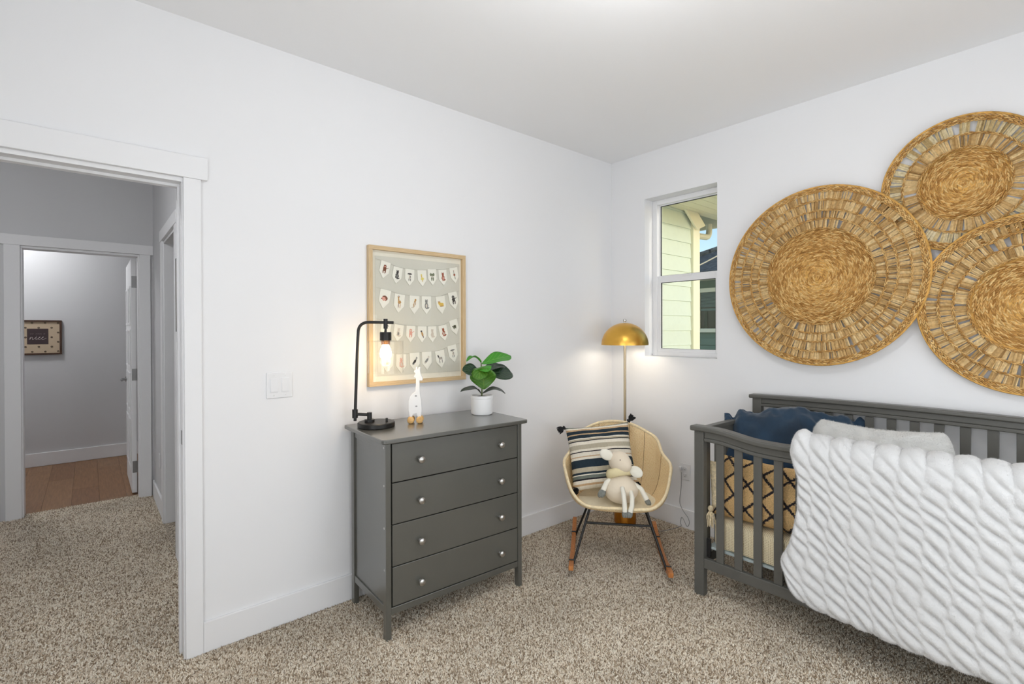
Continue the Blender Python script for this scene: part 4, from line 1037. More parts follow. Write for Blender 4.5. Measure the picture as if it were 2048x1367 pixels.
mm = MB(); G = []
cx_, cy_ = (mx0 + mx1) / 2, (my0 + my1) / 2
for (ins, z_) in [(.004, .262), (0, .275), (0, .380), (.006, .396), (.03, MZ), (.10, MZ + .002)]:
    row = []; hx_, hy_ = (mx1 - mx0) / 2 - ins, (my1 - my0) / 2 - ins; rr = .05
    for q in range(72):
        an = 2 * PI * q / 72; cs_, sn = math.cos(an), math.sin(an); e = 2 / 14
        row.append((cx_ + hx_ * math.copysign(abs(cs_) ** e, cs_), cy_ + hy_ * math.copysign(abs(sn) ** e, sn), z_ + .004 * math.sin(an * 9) * (z_ < .3)))
    G.append(row)
mm.grid(G, closev=True); mm.f.append(tuple(range(5 * 72, 6 * 72))); mm.m.append(0); mm.f.append(tuple(range(72))[::-1]); mm.m.append(0)
mat_t = thing('crib_mattress', 'crib mattress in a cream sheet with small brown dots', 'mattress', (cx_, cy_, .258))
mm.build('dotted_sheet', M['dots'], mat_t, smooth=50)

nv = thing('navy_pillow', 'long navy pillow propped in the crib corner', 'pillow', (-.30, -1.42, .42))
nr = V((.29, -.52, 0)).normalized()
nc = V((-.275, -1.455, .722))
nr, nu_, nn_ = frame3(nr, V((.30, .16, 1)))
G = []; NA = 90
for i in range(NA + 1):
    a = -1 + 2 * i / NA; aa = abs(a)
    body_ = max(0, 1 - (aa / .86) ** 6) ** .5 if aa < .86 else 0
    pin = math.exp(-((aa - .86) / .05) ** 2)
    hh = .235 * (1 - .20 * pin) * (1.0 if aa < .86 else 1 - 1.6 * (aa - .86)) 
    tt = .080 * body_ + .010 + .012 * max(0, aa - .9) * 10 * .5
    row = []
    for j in range(64):
        an = 2 * PI * j / 64; c_, s2 = math.cos(an), math.sin(an); e_ = .75
        q = math.copysign(abs(s2) ** e_, s2); tq = math.copysign(abs(c_) ** 1.0, c_)
        wr_ = .016 * mnoise.noise(V((a * 5, q * 3, tq * 2.2))) + .007 * mnoise.noise(V((a * 13, q * 6, tq * 5)))
        fl_ = .016 * math.sin(q * 6 + a * 3) * (1 if aa > .9 else pin * .4)
        wave = .020 * math.cos(a * 5.2) * (1 if q > 0 else 0) + .03 * max(0, aa - .74) * (1 if q > 0 else 0)
        row.append(nc + nr * (a * .345) + nu_ * (q * hh + wr_ + wave) + nn_ * (tq * tt + wr_ * .8 + fl_))
    G.append(row)
b = MB(); b.grid(G, closev=True); b.f += [tuple(range(64))[::-1], tuple(range(NA * 64, NA * 64 + 64))]; b.m += [0, 0]
b.build('cover', M['navy'], nv, smooth=80)

fp_ = thing('fluffy_pillow', 'ivory fluffy pillow behind the white blanket in the crib', 'pillow', (-.42, -1.86, .42))
pillow_mesh(V((-.400, -1.855, .738)), V((.04, -1, .0)), V((.42, 0, 1)), .295, .270, .095, n=44, ear=.03, wr=.016, wf=10, seed=9, sag=.065, rc=.20).build('cover', M['fur2'], fp_, smooth=80)

def berber():
    m, n, l, b = newmat('diamond_weave')
    uv = N(n, 'UVMap'); sp = N(n, 'SeparateXYZ'); l.new(uv.outputs[0], sp.inputs[0])
    tc = N(n, 'TexCoord'); nz = N(n, 'TexNoise', Scale=170.0, Detail=2.0); l.new(tc.outputs['Object'], nz.inputs['Vector'])
    def m_(op, a, b_=None, v_=None):
        x_ = N(n, 'Math', operation=op)
        if hasattr(a, 'links') or not isinstance(a, (int, float)): l.new(a, x_.inputs[0])
        else: x_.inputs[0].default_value = a
        if b_ is not None:
            if isinstance(b_, (int, float)): x_.inputs[1].default_value = b_
            else: l.new(b_, x_.inputs[1])
        return x_.outputs[0]
    jit = m_('MULTIPLY', m_('SUBTRACT', nz.outputs['Fac'], .5), .22)
    u4 = m_('MULTIPLY', sp.outputs[0], 4.4); v4 = m_('MULTIPLY', sp.outputs[1], 2.6)
    d1 = m_('PINGPONG', m_('ADD', m_('ADD', u4, v4), jit), .5); d2 = m_('PINGPONG', m_('ADD', m_('ADD', m_('SUBTRACT', u4, v4), 20.0), jit), .5)
    mn = m_('MINIMUM', d1, d2)
    r = ramp(n, [(.0, srgb(38, 34, 40)), (.055, srgb(40, 36, 42)), (.085, srgb(226, 188, 132))]); l.new(mn, r.inputs[0])
    n2 = N(n, 'TexNoise', Scale=220.0, Detail=3.0); l.new(tc.outputs['Object'], n2.inputs['Vector'])
    rr = ramp(n, [(.3, (.72, .70, .66, 1)), (.7, (1.15, 1.15, 1.15, 1))]); l.new(n2.outputs['Fac'], rr.inputs[0])
    mx = N(n, 'Mix'); mx.data_type = 'RGBA'; mx.blend_type = 'MULTIPLY'; mx.inputs[0].default_value = 1; l.new(r.outputs[0], mx.inputs[6]); l.new(rr.outputs[0], mx.inputs[7])
    l.new(mx.outputs[2], b.inputs['Base Color']); b.inputs['Roughness'].default_value = .95
    bp = N(n, 'Bump', Strength=.8, Distance=.004); l.new(n2.outputs['Fac'], bp.inputs['Height']); l.new(bp.outputs[0], b.inputs['Normal']); return m
M['berber'] = berber()
bp_ = thing('woven_pillow', 'tan woven pillow with black diamond lines behind the crib slats', 'pillow', (-.6, -1.46, .41))
bc = V((-.605, -1.470, .566))
pillow_mesh(bc, V((.02, -1, 0)), V((.34, 0, 1)), .285, .160, .070, n=40, ear=.05, wr=.010, wf=8, seed=2).build('cover', M['berber'], bp_, smooth=80)
pillow_mesh(V((-.640, -1.205, .565)), V((.5, -.6, 0)), V((.2, .1, 1)), .030, .130, .028, n=14, seed=5).build('side_gusset', M['tassel_cream'], bp_, smooth=80)
tassel(V((-.715, -1.212, .470)), V((0, .05, -1)), .105, .028, M['tassel_cream'], bp_, 40, 3)

# ------------------------------------------------------------------ white blanket over the front rail
bl = thing('plush_blanket', 'thick white plush blanket with twisted ridges draped over crib front', 'blanket', (-.83, -2.08, .2))
Y0b, Y1b = -1.640, -2.600
xr = CX0 + .017
path = [(xr + .135, .700), (xr + .100, .780), (xr + .070, .850), (xr + .046, .888), (xr + .010, .902), (xr - .030, .900), (xr - .060, .880), (xr - .073, .840), (xr - .078, .78), (xr - .084, .62), (xr - .090, .45), (xr - .094, .30), (xr - .096, .205)]
pp_ = [V((a, 0, c)) for a, c in path]; QQ = []
for i in range(len(pp_) - 1):
    p0, p1, p2, p3 = pp_[max(i - 1, 0)], pp_[i], pp_[i + 1], pp_[min(i + 2, len(pp_) - 1)]
    for t_ in np.linspace(0, 1, 14, endpoint=False):
        QQ.append(.5 * ((2 * p1) + (p2 - p0) * t_ + (2 * p0 - 5 * p1 + 4 * p2 - p3) * t_ * t_ + (3 * p1 - p0 - 3 * p2 + p3) * t_ ** 3))
QQ.append(pp_[-1])
sl_ = [0]
for a, c in zip(QQ[:-1], QQ[1:]): sl_.append(sl_[-1] + (c - a).length)
Ltot = sl_[-1]; NV = 230; NU = 300
tv = np.linspace(0, Ltot, NV)
cxs = np.interp(tv, sl_, [q.x for q in QQ]); czs = np.interp(tv, sl_, [q.z for q in QQ])
tx, tz = np.gradient(cxs, tv), np.gradient(czs, tv); ln_ = np.hypot(tx, tz); tx, tz = tx / ln_, tz / ln_
nx_, nz_ = tz, -tx      # outward (towards the room / up)
yy = np.linspace(Y0b, Y1b, NU)
YY, TV = np.meshgrid(yy, tv, indexing='ij')
CXx, CZz = np.meshgrid(yy, cxs, indexing='ij')[1], np.meshgrid(yy, czs, indexing='ij')[1]
NXx, NZz = np.meshgrid(yy, nx_, indexing='ij')[1], np.meshgrid(yy, nz_, indexing='ij')[1]
colw, rowh = .078, .056
wob = .006 * np.sin(TV * 31) + .004 * np.sin(TV * 17 + YY * 9)
cu = (Y0b - YY + wob) / colw; ci = np.floor(cu); fu = cu - ci
ph = TV / rowh - fu * .85 + ci * .37
fv = ph - np.floor(ph)
fold = np.clip((TV - .42) / .05, 0, 1) * .0 + 1
nzv = np.array([[mnoise.noise(V((y_ * 6, t_ * 6, 1.7))) for t_ in tv[::6]] for y_ in yy[::6]])
nzv = np.kron(nzv, np.ones((6, 6)))[:NU, :NV]
kk = np.ones(7) / 7
nzv = np.apply_along_axis(lambda r: np.convolve(np.pad(r, 3, 'edge'), kk, 'valid'), 0, nzv); nzv = np.apply_along_axis(lambda r: np.convolve(np.pad(r, 3, 'edge'), kk, 'valid'), 1, nzv)
ph = TV / rowh - (fu - .5) * 1.0 + (ci % 2) * .5 + nzv * .45
fv = ph - np.floor(ph)
asym = np.where(fv < .62, fv / .62 * .5, .5 + (fv - .62) / .38 * .5)
bul = (.86 + .14 * np.sin(PI * fu) ** .7) * (1 - (1 - np.sin(PI * asym) ** .7) * (.18 + .82 * np.sin(PI * fu) ** .9) * (.85 + .4 * nzv))
smoothtop = np.exp(-((TV - .265) / .085) ** 2)         # over the rail the rows flatten into big scallops
bul = bul * (1 - smoothtop * .75) + smoothtop * .75 * np.sin(PI * fu) ** .5
hgt = .022 * bul
# edge roll-off and slight hang irregularity
du = np.minimum(YY - Y1b, Y0b - YY); ed = np.clip(du / .03, 0, 1); dvv = np.clip((Ltot - TV) / .04, 0, 1)
edge = np.sqrt(np.clip(ed * (2 - ed), 0, 1)) * np.sqrt(np.clip(dvv * (2 - dvv), 0, 1))
hang = np.clip((TV - .36) / .3, 0, 1.5)
lat = .006 * np.sin(YY * 11) * hang
leftflare = np.clip((TV - .78) / .15, 0, 1) * .045 * np.exp(-((TV - .86) / .09) ** 2) * np.exp(-(Y0b - YY) / .12)
lefttuck = -.035 * np.clip((TV - .36) / .1, 0, 1) * np.clip((.80 - TV) / .2, 0, 1) * np.exp(-(Y0b - YY) / .10)
lowcut = -.05 * np.exp(-(Y0b - YY) / .05) * np.clip((TV - (Ltot - .25)) / .25, 0, 1) * 0
bot = .028 * np.sin(np.clip((Y0b - YY) / .96, 0, 1) * 2.2) * np.clip((TV - .5) / .4, 0, 1)
def sheet(off):
    hh = (hgt + .012) * edge if off > 0 else -.010 * edge
    X = CXx + NXx * hh - lat * .6; Z = CZz + NZz * hh - bot * .6; Yv = YY + leftflare + lefttuck
    scall = .010 * (np.sin(PI * fu) ** .5) * np.clip((TV - (Ltot - .05)) / .05, 0, 1); Z = Z - scall
    z_left = np.clip((TV - .70) / .25, 0, 1) * .07 * np.exp(-(Y0b - YY) / .045); Z = Z + z_left
    # left corner lump over the rail
    lump = .024 * np.exp(-((TV - .30) / .06) ** 2) * np.exp(-((Y0b - YY - .04) / .035) ** 2); Z = Z + lump
    return np.stack([X, Yv, Z], -1).reshape(-1, 3)
Vt, Vb = sheet(1), sheet(-1)
I, J = np.meshgrid(np.arange(NU - 1), np.arange(NV - 1), indexing='ij'); k0 = (I * NV + J).ravel()
Ft = np.stack([k0, k0 + 1, k0 + NV + 1, k0 + NV], 1); Fb = Ft[:, ::-1] + NU * NV
rim = [(i, 0) for i in range(NU - 1)] + [(NU - 1, j) for j in range(NV - 1)] + [(i, NV - 1) for i in range(NU - 1, 0, -1)] + [(0, j) for j in range(NV - 1, 0, -1)]
rk = [a * NV + q for a, q in rim]; Fr = np.array([(a, c, c + NU * NV, a + NU * NV) for a, c in zip(rk, rk[1:] + rk[:1])])
bm2 = MB(); bm2.v = np.vstack([Vt, Vb]).tolist(); bm2.f = np.vstack([Ft, Fb, Fr]).tolist(); bm2.m = [0] * len(bm2.f)
bm2.build('plush_cloth', M['fur'], bl, smooth=80)

# ------------------------------------------------------------------ rattan rocking chair
CO = V((-.690, -.577, 0)); CF = V((-.76, -.65, 0)).normalized(); CR = V((-CF.y, CF.x, 0)); CR = -CR if CR.x < 0 else CR
def cp(a, f_, z_): return CO + CR * a + CF * f_ + V((0, 0, z_))
ch = thing('rocking_chair', 'rattan tub rocking chair with black metal legs and wooden rockers', 'chair', CO)
rimc = [(0, .235, .362), (.10, .238, .362), (.20, .222, .372), (.272, .165, .425), (.315, .075, .520), (.326, -.005, .572), (.291, -.096, .616), (.266, -.172, .690), (.200, -.235, .728), (.105, -.285, .764), (0, -.298, .775)]
full = rimc + [(-a, f_, z_) for a, f_, z_ in rimc[-2:0:-1]]
def cr_closed(pts, m_):
    out = []; n_ = len(pts); pts = [V(p) for p in pts]
    for i in range(n_):
        p0, p1, p2, p3 = pts[i - 1], pts[i], pts[(i + 1) % n_], pts[(i + 2) % n_]
        for t_ in np.linspace(0, 1, m_, endpoint=False):
            out.append(.5 * ((2 * p1) + (p2 - p0) * t_ + (2 * p0 - 5 * p1 + 4 * p2 - p3) * t_ * t_ + (3 * p1 - p0 - 3 * p2 + p3) * t_ ** 3))
    return out
rim_ = cr_closed(full, 6); NR = len(rim_)
G = []; uv = []; arcl = 0
for i, p in enumerate(rim_):
    th_ = math.atan2(p.x, p.y)      # 0 at the front
    se = V((.205 * math.sin(th_) * 1.06, .215 * math.cos(th_) - .0, .338))
    if math.cos(th_) < 0: se.y = .165 * math.cos(th_)
    row = []; 
    for s_ in np.linspace(0.05, 1, 7): row.append(V((se.x * s_, se.y * s_, .334 + .004 * s_ * s_)))
    ctl = V((p.x * .97, p.y * .98 if p.y < 0 else p.y * .98, .338 + .10 * (p.z - .338)))
    for t_ in np.linspace(0, 1, 15)[1:]: row.append(se * (1 - t_) ** 2 + ctl * 2 * t_ * (1 - t_) + p * t_ * t_)
    if i: arcl += (p - rim_[i - 1]).length
    d_ = 0; prev = row[0]
    for q in row:
        d_ += (q - prev).length; prev = q; uv.append((arcl, d_))
    G.append([cp(*q) for q in row])
def rattan_mat():
    m, n, l, b = newmat('rattan_weave')
    uvn = N(n, 'UVMap'); sp = N(n, 'SeparateXYZ'); l.new(uvn.outputs[0], sp.inputs[0])
    def w_(src, k, ph_=0):
        a = N(n, 'Math', operation='MULTIPLY_ADD'); a.inputs[1].default_value = k; a.inputs[2].default_value = ph_; l.new(src, a.inputs[0])
        s_ = N(n, 'Math', operation='SINE'); l.new(a.outputs[0], s_.inputs[0]); return s_.outputs[0]
    a, c = w_(sp.outputs[0], 2 * PI / .014), w_(sp.outputs[1], 2 * PI / .010)
    pr = N(n, 'Math', operation='MULTIPLY'); l.new(a, pr.inputs[0]); l.new(c, pr.inputs[1])
    tc = N(n, 'TexCoord'); t = N(n, 'TexNoise', Scale=160.0, Detail=3.0); l.new(tc.outputs['Object'], t.inputs['Vector'])
    ad = N(n, 'Math', operation='MULTIPLY_ADD'); ad.inputs[1].default_value = .35; l.new(pr.outputs[0], ad.inputs[0]); l.new(t.outputs['Fac'], ad.inputs[2])
    r = ramp(n, [(.10, srgb(222, 178, 120)), (.40, srgb(248, 216, 162)), (.8, srgb(254, 232, 188))]); l.new(ad.outputs[0], r.inputs[0]); l.new(r.outputs[0], b.inputs['Base Color'])
    b.inputs['Roughness'].default_value = .55
    bp = N(n, 'Bump', Strength=.45, Distance=.003); l.new(pr.outputs[0], bp.inputs['Height']); l.new(bp.outputs[0], b.inputs['Normal']); return m
M['rattan'] = rattan_mat(); M['rattanrim'] = mat('rattan_rim', srgb(240, 220, 180), .55, var=.10, vscale=60, bump=.3, bscale=120)
M['seam'] = mat('rattan_seam', srgb(150, 112, 66), .7)
b = MB(); b.grid(G, closeu=True); k_ = len(G[0]); b.f.append(tuple(i * k_ for i in range(NR))); b.m.append(0); b.uv = uv
b.build('shell', M['rattan'], ch, smooth=70, solid=.010)
Gs = [[V(q) + V((0, 0, .0085)) for q in row[:7]] for row in G]
for row, g in zip(Gs, G): row.append(V(g[8]) + (CO + V((0, 0, .40)) - V(g[8])).normalized() * .008)
b = MB(); b.grid(Gs, closeu=True); b.f.append(tuple(i * 8 for i in range(NR))); b.m.append(0)
b.build('seat_panel', mat('pale_cane', srgb(253, 240, 212), .6, var=.05, vscale=60, bump=.4, bscale=140), ch, smooth=70)
MB().tube([cp(*p) for p in rim_], .0095, 10, closed=True).build('rim', M['rattanrim'], ch)
for i0 in (9 * 6, 11 * 6, 8 * 6, 12 * 6, 6 * 6, 14 * 6):   # wrapped stakes
    st = [V(q) for q in G[i0 % NR]][7:]
    nrm_ = (CO + V((0, 0, .55)) - st[-4]).normalized() * .006
    MB().tube([q + nrm_ for q in st], .0016, 6).build('stake', M['seam'], ch)
blk = M['black']
for s_ in (-1, 1):
    rk_ = []
    for t_ in np.linspace(-1, 1, 25):
        f_ = t_ * .375; z_ = .004 + .30 * f_ * f_
        rk_.append((f_, z_))
    poly = [(f_, z_) for f_, z_ in rk_] + [(f_, z_ + .036 - (.008 if abs(f_) > .36 else 0)) for f_, z_ in rk_[::-1]]
    MB().prism(poly, lambda a, c, d: cp(d, a, c), (s_ * .272 - .0135, s_ * .272 + .0135)).build('rocker', M['rocker'], ch, smooth=30, bevel=.003)
    zf_ = lambda f_: .004 + .30 * f_ * f_ + .036
    MB().tube([cp(s_ * .165, .165, .336), cp(s_ * .262, .285, zf_(.285) - .02)], .0072, 10).build('leg', blk, ch)
    MB().tube([cp(s_ * .150, -.09, .336), cp(s_ * .262, -.165, zf_(-.165) - .02)], .0072, 10).build('leg', blk, ch)
    for f_ in (.285, -.165):
        MB().tube([cp(s_ * .255, f_, zf_(f_) + .004), cp(s_ * .288, f_, zf_(f_) + .004)], .004, 8).build('bracket', blk, ch)
def between(p, q, t_): return V(p).lerp(V(q), t_)
cl0 = between(cp(-.165, .165, .336), cp(-.262, .285, .04), .27); cl1 = between(cp(.165, .165, .336), cp(.262, .285, .04), .27)
MB().tube([cl0, cl1], .0068, 10).build('cross_bar', blk, ch)
cl0 = between(cp(-.150, -.09, .336), cp(-.262, -.165, .04), .27); cl1 = between(cp(.150, -.09, .336), cp(.262, -.165, .04), .27)
MB().tube([cl0, cl1], .0068, 10).build('cross_bar', blk, ch)
for f_ in (.165, -.09):
    MB().tube([cp(-.17, f_, .330), cp(.17, f_, .330)], .006, 8).build('seat_bar', blk, ch)

# ------------------------------------------------------------------ striped cushion
def stripes():
    m, n, l, b = newmat('striped_weave')
    uv = N(n, 'UVMap'); sp = N(n, 'SeparateXYZ'); l.new(uv.outputs[0], sp.inputs[0])
    nv_, cr, tn, gy, bk = srgb(28, 46, 58), srgb(240, 232, 216), srgb(206, 172, 132), srgb(112, 120, 112), srgb(36, 34, 40)
    mt2 = srgb(190, 180, 158)
    st = [(0, cr), (.05, tn), (.08, cr), (.13, bk), (.155, gy), (.20, cr), (.215, nv_), (.25, mt2), (.32, nv_), (.44, cr), (.475, tn), (.49, cr), (.55, bk), (.565, cr), (.60, mt2), (.67, cr), (.72, bk), (.735, mt2), (.76, cr), (.775, nv_), (.83, tn), (.85, nv_), (.91, tn), (.94, cr), (.97, gy)]
    r = ramp(n, st, 'CONSTANT'); l.new(sp.outputs[1], r.inputs[0])
    # woven tick pattern in the neutral bands
    wv = N(n, 'Math', operation='MULTIPLY'); wv.inputs[1].default_value = 340.0; l.new(sp.outputs[0], wv.inputs[0])
    sn = N(n, 'Math', operation='SINE'); l.new(wv.outputs[0], sn.inputs[0])
    bp = N(n, 'Bump', Strength=.35, Distance=.002); l.new(sn.outputs[0], bp.inputs['Height']); l.new(bp.outputs[0], b.inputs['Normal'])
    rr = ramp(n, [(.0, (.80, .79, .76, 1)), (.6, (1, 1, 1, 1))]); l.new(sn.outputs[0], rr.inputs[0])
    mx = N(n, 'Mix'); mx.data_type = 'RGBA'; mx.blend_type = 'MULTIPLY'; mx.inputs[0].default_value = .6; l.new(r.outputs[0], mx.inputs[6]); l.new(rr.outputs[0], mx.inputs[7])
    l.new(mx.outputs[2], b.inputs['Base Color']); b.inputs['Roughness'].default_value = .9; return m
M['stripes'] = stripes()
sp_ = thing('striped_cushion', 'navy and cream striped cushion with black tassels on the rocking chair', 'cushion', cp(-.05, -.05, .345))
scn = cp(-.094, -.066, .590)
sr = (CR * .97 + V((0, 0, .10)) - CF * .10).normalized(); su = (V((0, 0, 1)) - CF * .46 - CR * .27).normalized()
srr, suu, snn = frame3(sr, su)
pillow_mesh(scn, srr, suu, .208, .205, .072, n=40, ear=.06, wr=.016, wf=7, seed=6).build('cover', M['stripes'], sp_, smooth=80)
for a, q in ((-1, -1), (1, -1), (-1, 1), (1, 1)):
    p = scn + srr * (a * .208) + suu * (q * .208); d = srr * a * .6 + suu * q * .3 + V((0, 0, -.5 if (a, q) != (1, 1) else .25)) + CF * .25
    if q < 0: p = p - srr * (a * .030) + CF * .030 + suu * .02; d = CF * .7 + srr * a * .25 + V((0, 0, .15))
    tassel(p, d, .052, .026, M['tassel_black'], sp_, 70, int(a * 3 + q + 9))

# ------------------------------------------------------------------ stuffed toy
ty = thing('stuffed_animal', 'cream stuffed animal with knitted scarf sitting on the rocking chair', 'toy', cp(.03, .13, .345))
def tp(a, f_, z_): return cp(a, f_, z_)
TZ = .345
up_ = (V((0, 0, 1)) - CF * .22 - CR * .10).normalized(); rt_ = (CR - up_ * CR.dot(up_)).normalized(); fw_ = up_.cross(rt_); fw_ = fw_ if fw_.dot(CF) > 0 else -fw_
bc_ = tp(.022, .115, TZ + .092)
def bodywarp(q): 
    k = 1 - .30 * max(0, q.z) - .0 * q.z; return V((q.x * k, q.y * k, q.z * (1.18 if q.z > 0 else .92)))
MB().ellipsoid(bc_, (rt_ * .102, fw_ * .080, up_ * .090), 28, 18, warp=bodywarp).build('body', M['cream'], ty, smooth=80)
hc = bc_ + up_ * .158 + rt_ * .012 + fw_ * .020
hdir = (rt_ * .55 + fw_ * .75 - up_ * .35).normalized(); hr, hu, hn = frame3(rt_ * .8 - fw_ * .6 - up_ * .3, up_ * .9 + rt_ * .3)
def headwarp(q):
    k = 1 - .22 * max(0, q.x); return V((q.x, q.y * k, q.z * k))
MB().ellipsoid(hc, (hdir * .086, hdir.cross(up_).normalized() * .062, hdir.cross(up_).normalized().cross(hdir) * .066), 28, 18, warp=headwarp).build('head', M['cream'], ty, smooth=80)
hs = hdir.cross(up_).normalized(); hup = hs.cross(hdir).normalized()
if hup.z < 0: hup = -hup
for s_, ec in ((-1, tp(-.066, .115, TZ + .300)), (1, tp(.106, .150, TZ + .212))):
    e_ax = (ec - hc).normalized()
    MB().ellipsoid(ec, (e_ax * .044, fw_ * .013, e_ax.cross(fw_).normalized() * .032), 18, 12).build('ear', M['creamlt'], ty, smooth=80)
ins = {}
for s_, pos in ((1, hc + hup * .038 + hdir * .034 - CR * .030 + CF * .040), (-1, hc + hup * .012 + hdir * .072 + CR * .020 + CF * .012)):
    MB().ellipsoid(pos, (CR * .0032, CF * .0032, V((0, 0, .0032))), 10, 8).build('eye', M['eye'], ty)
# scarf: thick knitted ring with ribs
sc_c = bc_ + up_ * .098 + fw_ * .004
G = []
for i in range(60):
    an = 2 * PI * i / 60; c = sc_c + rt_ * (.064 * math.cos(an)) + fw_ * (.054 * math.sin(an)) + up_ * (.012 * math.sin(an + .6)); er = (rt_ * math.cos(an) + fw_ * math.sin(an)).normalized(); row = []
    for j in range(12):
        a2 = 2 * PI * j / 12; rr = .019 + .0022 * (i % 2)
        row.append(c + er * (rr * .85 * math.cos(a2)) + up_ * (rr * 1.35 * math.sin(a2)))
    G.append(row)
scarf_m = mat('knit_scarf', srgb(236, 222, 178), .9, bump=.5, bscale=260, bdist=.002)
MB().grid(G, closeu=True, closev=True).build('scarf', scarf_m, ty, smooth=50)
def limb(name, pts, r, m, hoof, hr_):
    MB().tube(pts, r, 14).build(name, m, ty)
    a, c = V(pts[-2]), V(pts[-1]); d = (c - a).normalized()
    o1, o2 = d.orthogonal().normalized(), d.cross(d.orthogonal().normalized())
    for s_ in (-1, 1):
        side = CR * (.35 * hr_ * s_)
        MB().ellipsoid(c + d * hr_ * .9 + side, (o1 * hr_ * .78, o2 * hr_ * .78, d * hr_ * 1.35), 14, 10).build('hoof', hoof, ty)
limb('arm', [bc_ + up_ * .075 - rt_ * .045, bc_ + up_ * .045 - rt_ * .085 + fw_ * .03, tp(-.088, .165, TZ + .095)], [.014, .015, .017], M['creamlt'], M['hoof'], .020)
limb('arm', [bc_ + up_ * .035 + rt_ * .070, bc_ + up_ * .00 + rt_ * .115 + fw_ * .02, tp(.168, .150, TZ + .048)], [.014, .014, .016], M['creamlt'], M['hoof'], .015)
limb('leg', [tp(.024, .182, TZ + .122), tp(.028, .226, TZ + .104), tp(.032, .258, TZ + .055), tp(.033, .264, TZ + .010)], [.013, .0135, .0135, .014], M['creamlt'], M['hoof'], .015)
limb('leg', [tp(.074, .176, TZ + .098), tp(.078, .222, TZ + .082), tp(.074, .256, TZ + .045), tp(.064, .264, TZ + .010)], [.013, .0135, .0135, .014], M['creamlt'], M['hoof'], .015)

# ------------------------------------------------------------------ plush fibres and carpet pile
def tri_fibres(name, P, Nn, down, L, wdt, m, parent, seed):
    """single-triangle fibres rooted at P leaning along down"""
    r_ = np.random.default_rng(seed); n_ = len(P)
    d = Nn * r_.uniform(.5, 1.0, (n_, 1)) + down * r_.uniform(.2, .9, (n_, 1)) + r_.normal(0, .35, (n_, 3)); d /= np.linalg.norm(d, axis=1, keepdims=True)
    sd = np.cross(d, r_.normal(0, 1, (n_, 3))); sd /= np.linalg.norm(sd, axis=1, keepdims=True)
    ll = L * r_.uniform(.6, 1.15, (n_, 1)); A = P - sd * wdt - Nn * .001; B = P + sd * wdt - Nn * .001; C = P + d * ll
    v_ = np.stack([A, B, C], 1).reshape(-1, 3)
    me = bpy.data.meshes.new(name); me.vertices.add(len(v_)); me.vertices.foreach_set('co', v_.ravel())
    me.loops.add(3 * n_); me.loops.foreach_set('vertex_index', np.arange(3 * n_)); me.polygons.add(n_)
    me.polygons.foreach_set('loop_start', np.arange(0, 3 * n_, 3)); me.polygons.foreach_set('loop_total', np.full(n_, 3))
    me.materials.append(m); me.update(calc_edges=True)
    o = bpy.data.objects.new(name, me); COL.objects.link(o); child(o, parent); o['kind'] = 'stuff'
    return o
def sample_mesh(o, n_, seed, keep=None):
    me = o.data; nv_ = len(me.vertices); co = np.zeros(nv_ * 3); me.vertices.foreach_get('co', co); co = co.reshape(-1, 3)
    nf = len(me.polygons); Fq = np.array([tuple(p.vertices)[:4] for p in me.polygons if len(p.vertices) == 4])
    a, b_, c, d = co[Fq[:, 0]], co[Fq[:, 1]], co[Fq[:, 2]], co[Fq[:, 3]]
    nn = np.cross(c - a, d - b_); ar = np.linalg.norm(nn, axis=1); nn /= np.maximum(ar, 1e-12)[:, None]
    r_ = np.random.default_rng(seed)
    w_ = ar.copy()
    if keep is not None: w_ = w_ * keep((a + c) / 2)
    idx = r_.choice(len(Fq), n_, p=w_ / w_.sum()); u_, v_ = r_.random((n_, 1)), r_.random((n_, 1))
    P = (a[idx] * (1 - u_) + b_[idx] * u_) * (1 - v_) + (d[idx] * (1 - u_) + c[idx] * u_) * v_
    return P, nn[idx]
bo_ = [c for c in bl.children if c.name.startswith('plush_cloth')][0]
P, Nn = sample_mesh(bo_, 190000, 5, keep=lambda q: (q[:, 1] > -2.5).astype(float))
cn = np.array((xr + .04, 0, .55)); out = np.sign(((P - np.array((xr, 0, .5))) * Nn * np.array((1, 0, 1))).sum(1)); 
tri_fibres('plush_pile', P, Nn, np.array((0, -.25, -1.3)), .0055, .0005, M['fur'], bl, 1)
po_ = [c for c in fp_.children if c.name.startswith('cover')][0]
P, Nn = sample_mesh(po_, 60000, 6)
tri_fibres('plush_pile', P, Nn, np.array((0, -.3, -.9)), .0085, .0005, M['fur2'], fp_, 2)

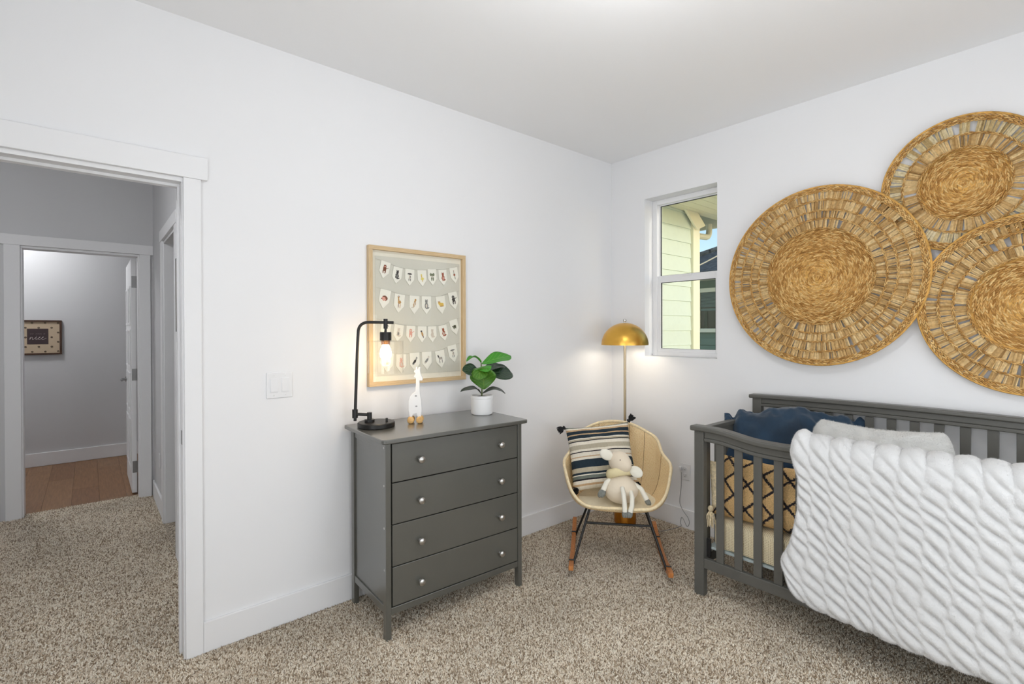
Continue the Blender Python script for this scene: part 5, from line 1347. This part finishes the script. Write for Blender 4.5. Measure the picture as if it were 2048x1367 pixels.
def carpet_tufts(name, x0, x1, y0, y1, sp, seed, parent):
    r_ = np.random.default_rng(seed)
    X, Y = np.meshgrid(np.arange(x0, x1, sp), np.arange(y0, y1, sp), indexing='ij'); X = X.ravel() + r_.uniform(-.45, .45, X.size) * sp; Y = Y.ravel() + r_.uniform(-.45, .45, Y.size) * sp
    dx, dy = X - CAM.x, Y - CAM.y; dep = dx * _F.x + dy * _F.y; lat_ = dx * _R.x + dy * _R.y
    k = (dep > 1.5) & (np.abs(lat_) < 1.25 * dep) & (Y < 2.79)
    k &= (X < -.016) & ~((Y > -.016) & (Y < .116) & (X > -2.909))
    X, Y = X[k], Y[k]; n_ = len(X)
    an = r_.uniform(0, 6.28, n_); w_ = sp * r_.uniform(.50, .78, n_); hh = r_.uniform(.006, .011, n_); lean = r_.normal(0, .0035, (n_, 2))
    vs_ = np.zeros((n_, 4, 3))
    for q in range(3):
        vs_[:, q, 0] = X + w_ * np.cos(an + q * 2.094); vs_[:, q, 1] = Y + w_ * np.sin(an + q * 2.094); vs_[:, q, 2] = .0005
    vs_[:, 3, 0] = X + lean[:, 0]; vs_[:, 3, 1] = Y + lean[:, 1]; vs_[:, 3, 2] = hh
    base = np.arange(n_)[:, None] * 4; tri = np.concatenate([base + np.array([0, 1, 3]), base + np.array([1, 2, 3]), base + np.array([2, 0, 3])], 1).reshape(-1, 3)
    me = bpy.data.meshes.new(name); me.vertices.add(n_ * 4); me.vertices.foreach_set('co', vs_.ravel())
    nt_ = len(tri); me.loops.add(nt_ * 3); me.loops.foreach_set('vertex_index', tri.ravel()); me.polygons.add(nt_)
    me.polygons.foreach_set('loop_start', np.arange(0, nt_ * 3, 3)); me.polygons.foreach_set('loop_total', np.full(nt_, 3))
    at = me.attributes.new('rnd', 'FLOAT', 'POINT'); at.data.foreach_set('value', np.repeat(r_.random(n_), 4))
    me.materials.append(M['tuft']); me.update(calc_edges=True)
    o = bpy.data.objects.new(name, me); COL.objects.link(o); o.parent = parent; o['kind'] = 'stuff'
    return n_
def tuft_mat():
    m, n, l, b = newmat('carpet_yarn')
    at = N(n, 'Attribute'); at.attribute_name = 'rnd'
    r = ramp(n, [(0.0, srgb(128, 108, 86)), (.22, srgb(176, 156, 130)), (.5, srgb(226, 210, 188)), (1.0, srgb(252, 244, 228))]); l.new(at.outputs['Fac'], r.inputs[0])
    tc = N(n, 'TexCoord'); ln2 = N(n, 'TexNoise', Scale=2.2, Detail=3.0); l.new(tc.outputs['Object'], ln2.inputs['Vector'])
    lr = ramp(n, [(.35, (.88, .88, .88, 1)), (.65, (1.04, 1.04, 1.04, 1))]); l.new(ln2.outputs['Fac'], lr.inputs[0])
    mx = N(n, 'Mix'); mx.data_type = 'RGBA'; mx.blend_type = 'MULTIPLY'; mx.inputs[0].default_value = 1
    l.new(r.outputs[0], mx.inputs[6]); l.new(lr.outputs[0], mx.inputs[7]); l.new(mx.outputs[2], b.inputs['Base Color'])
    b.inputs['Roughness'].default_value = 1; b.inputs['Specular IOR Level'].default_value = .05; b.inputs['Sheen Weight'].default_value = .15; return m
M['tuft'] = tuft_mat()
flo = bpy.data.objects['floor']
carpet_tufts('carpet_pile', -3.9, -.015, -3.0, .115, .0062, 21, flo)
carpet_tufts('carpet_pile', -4.5, -2.807, .116, 2.80, .0072, 22, flo)
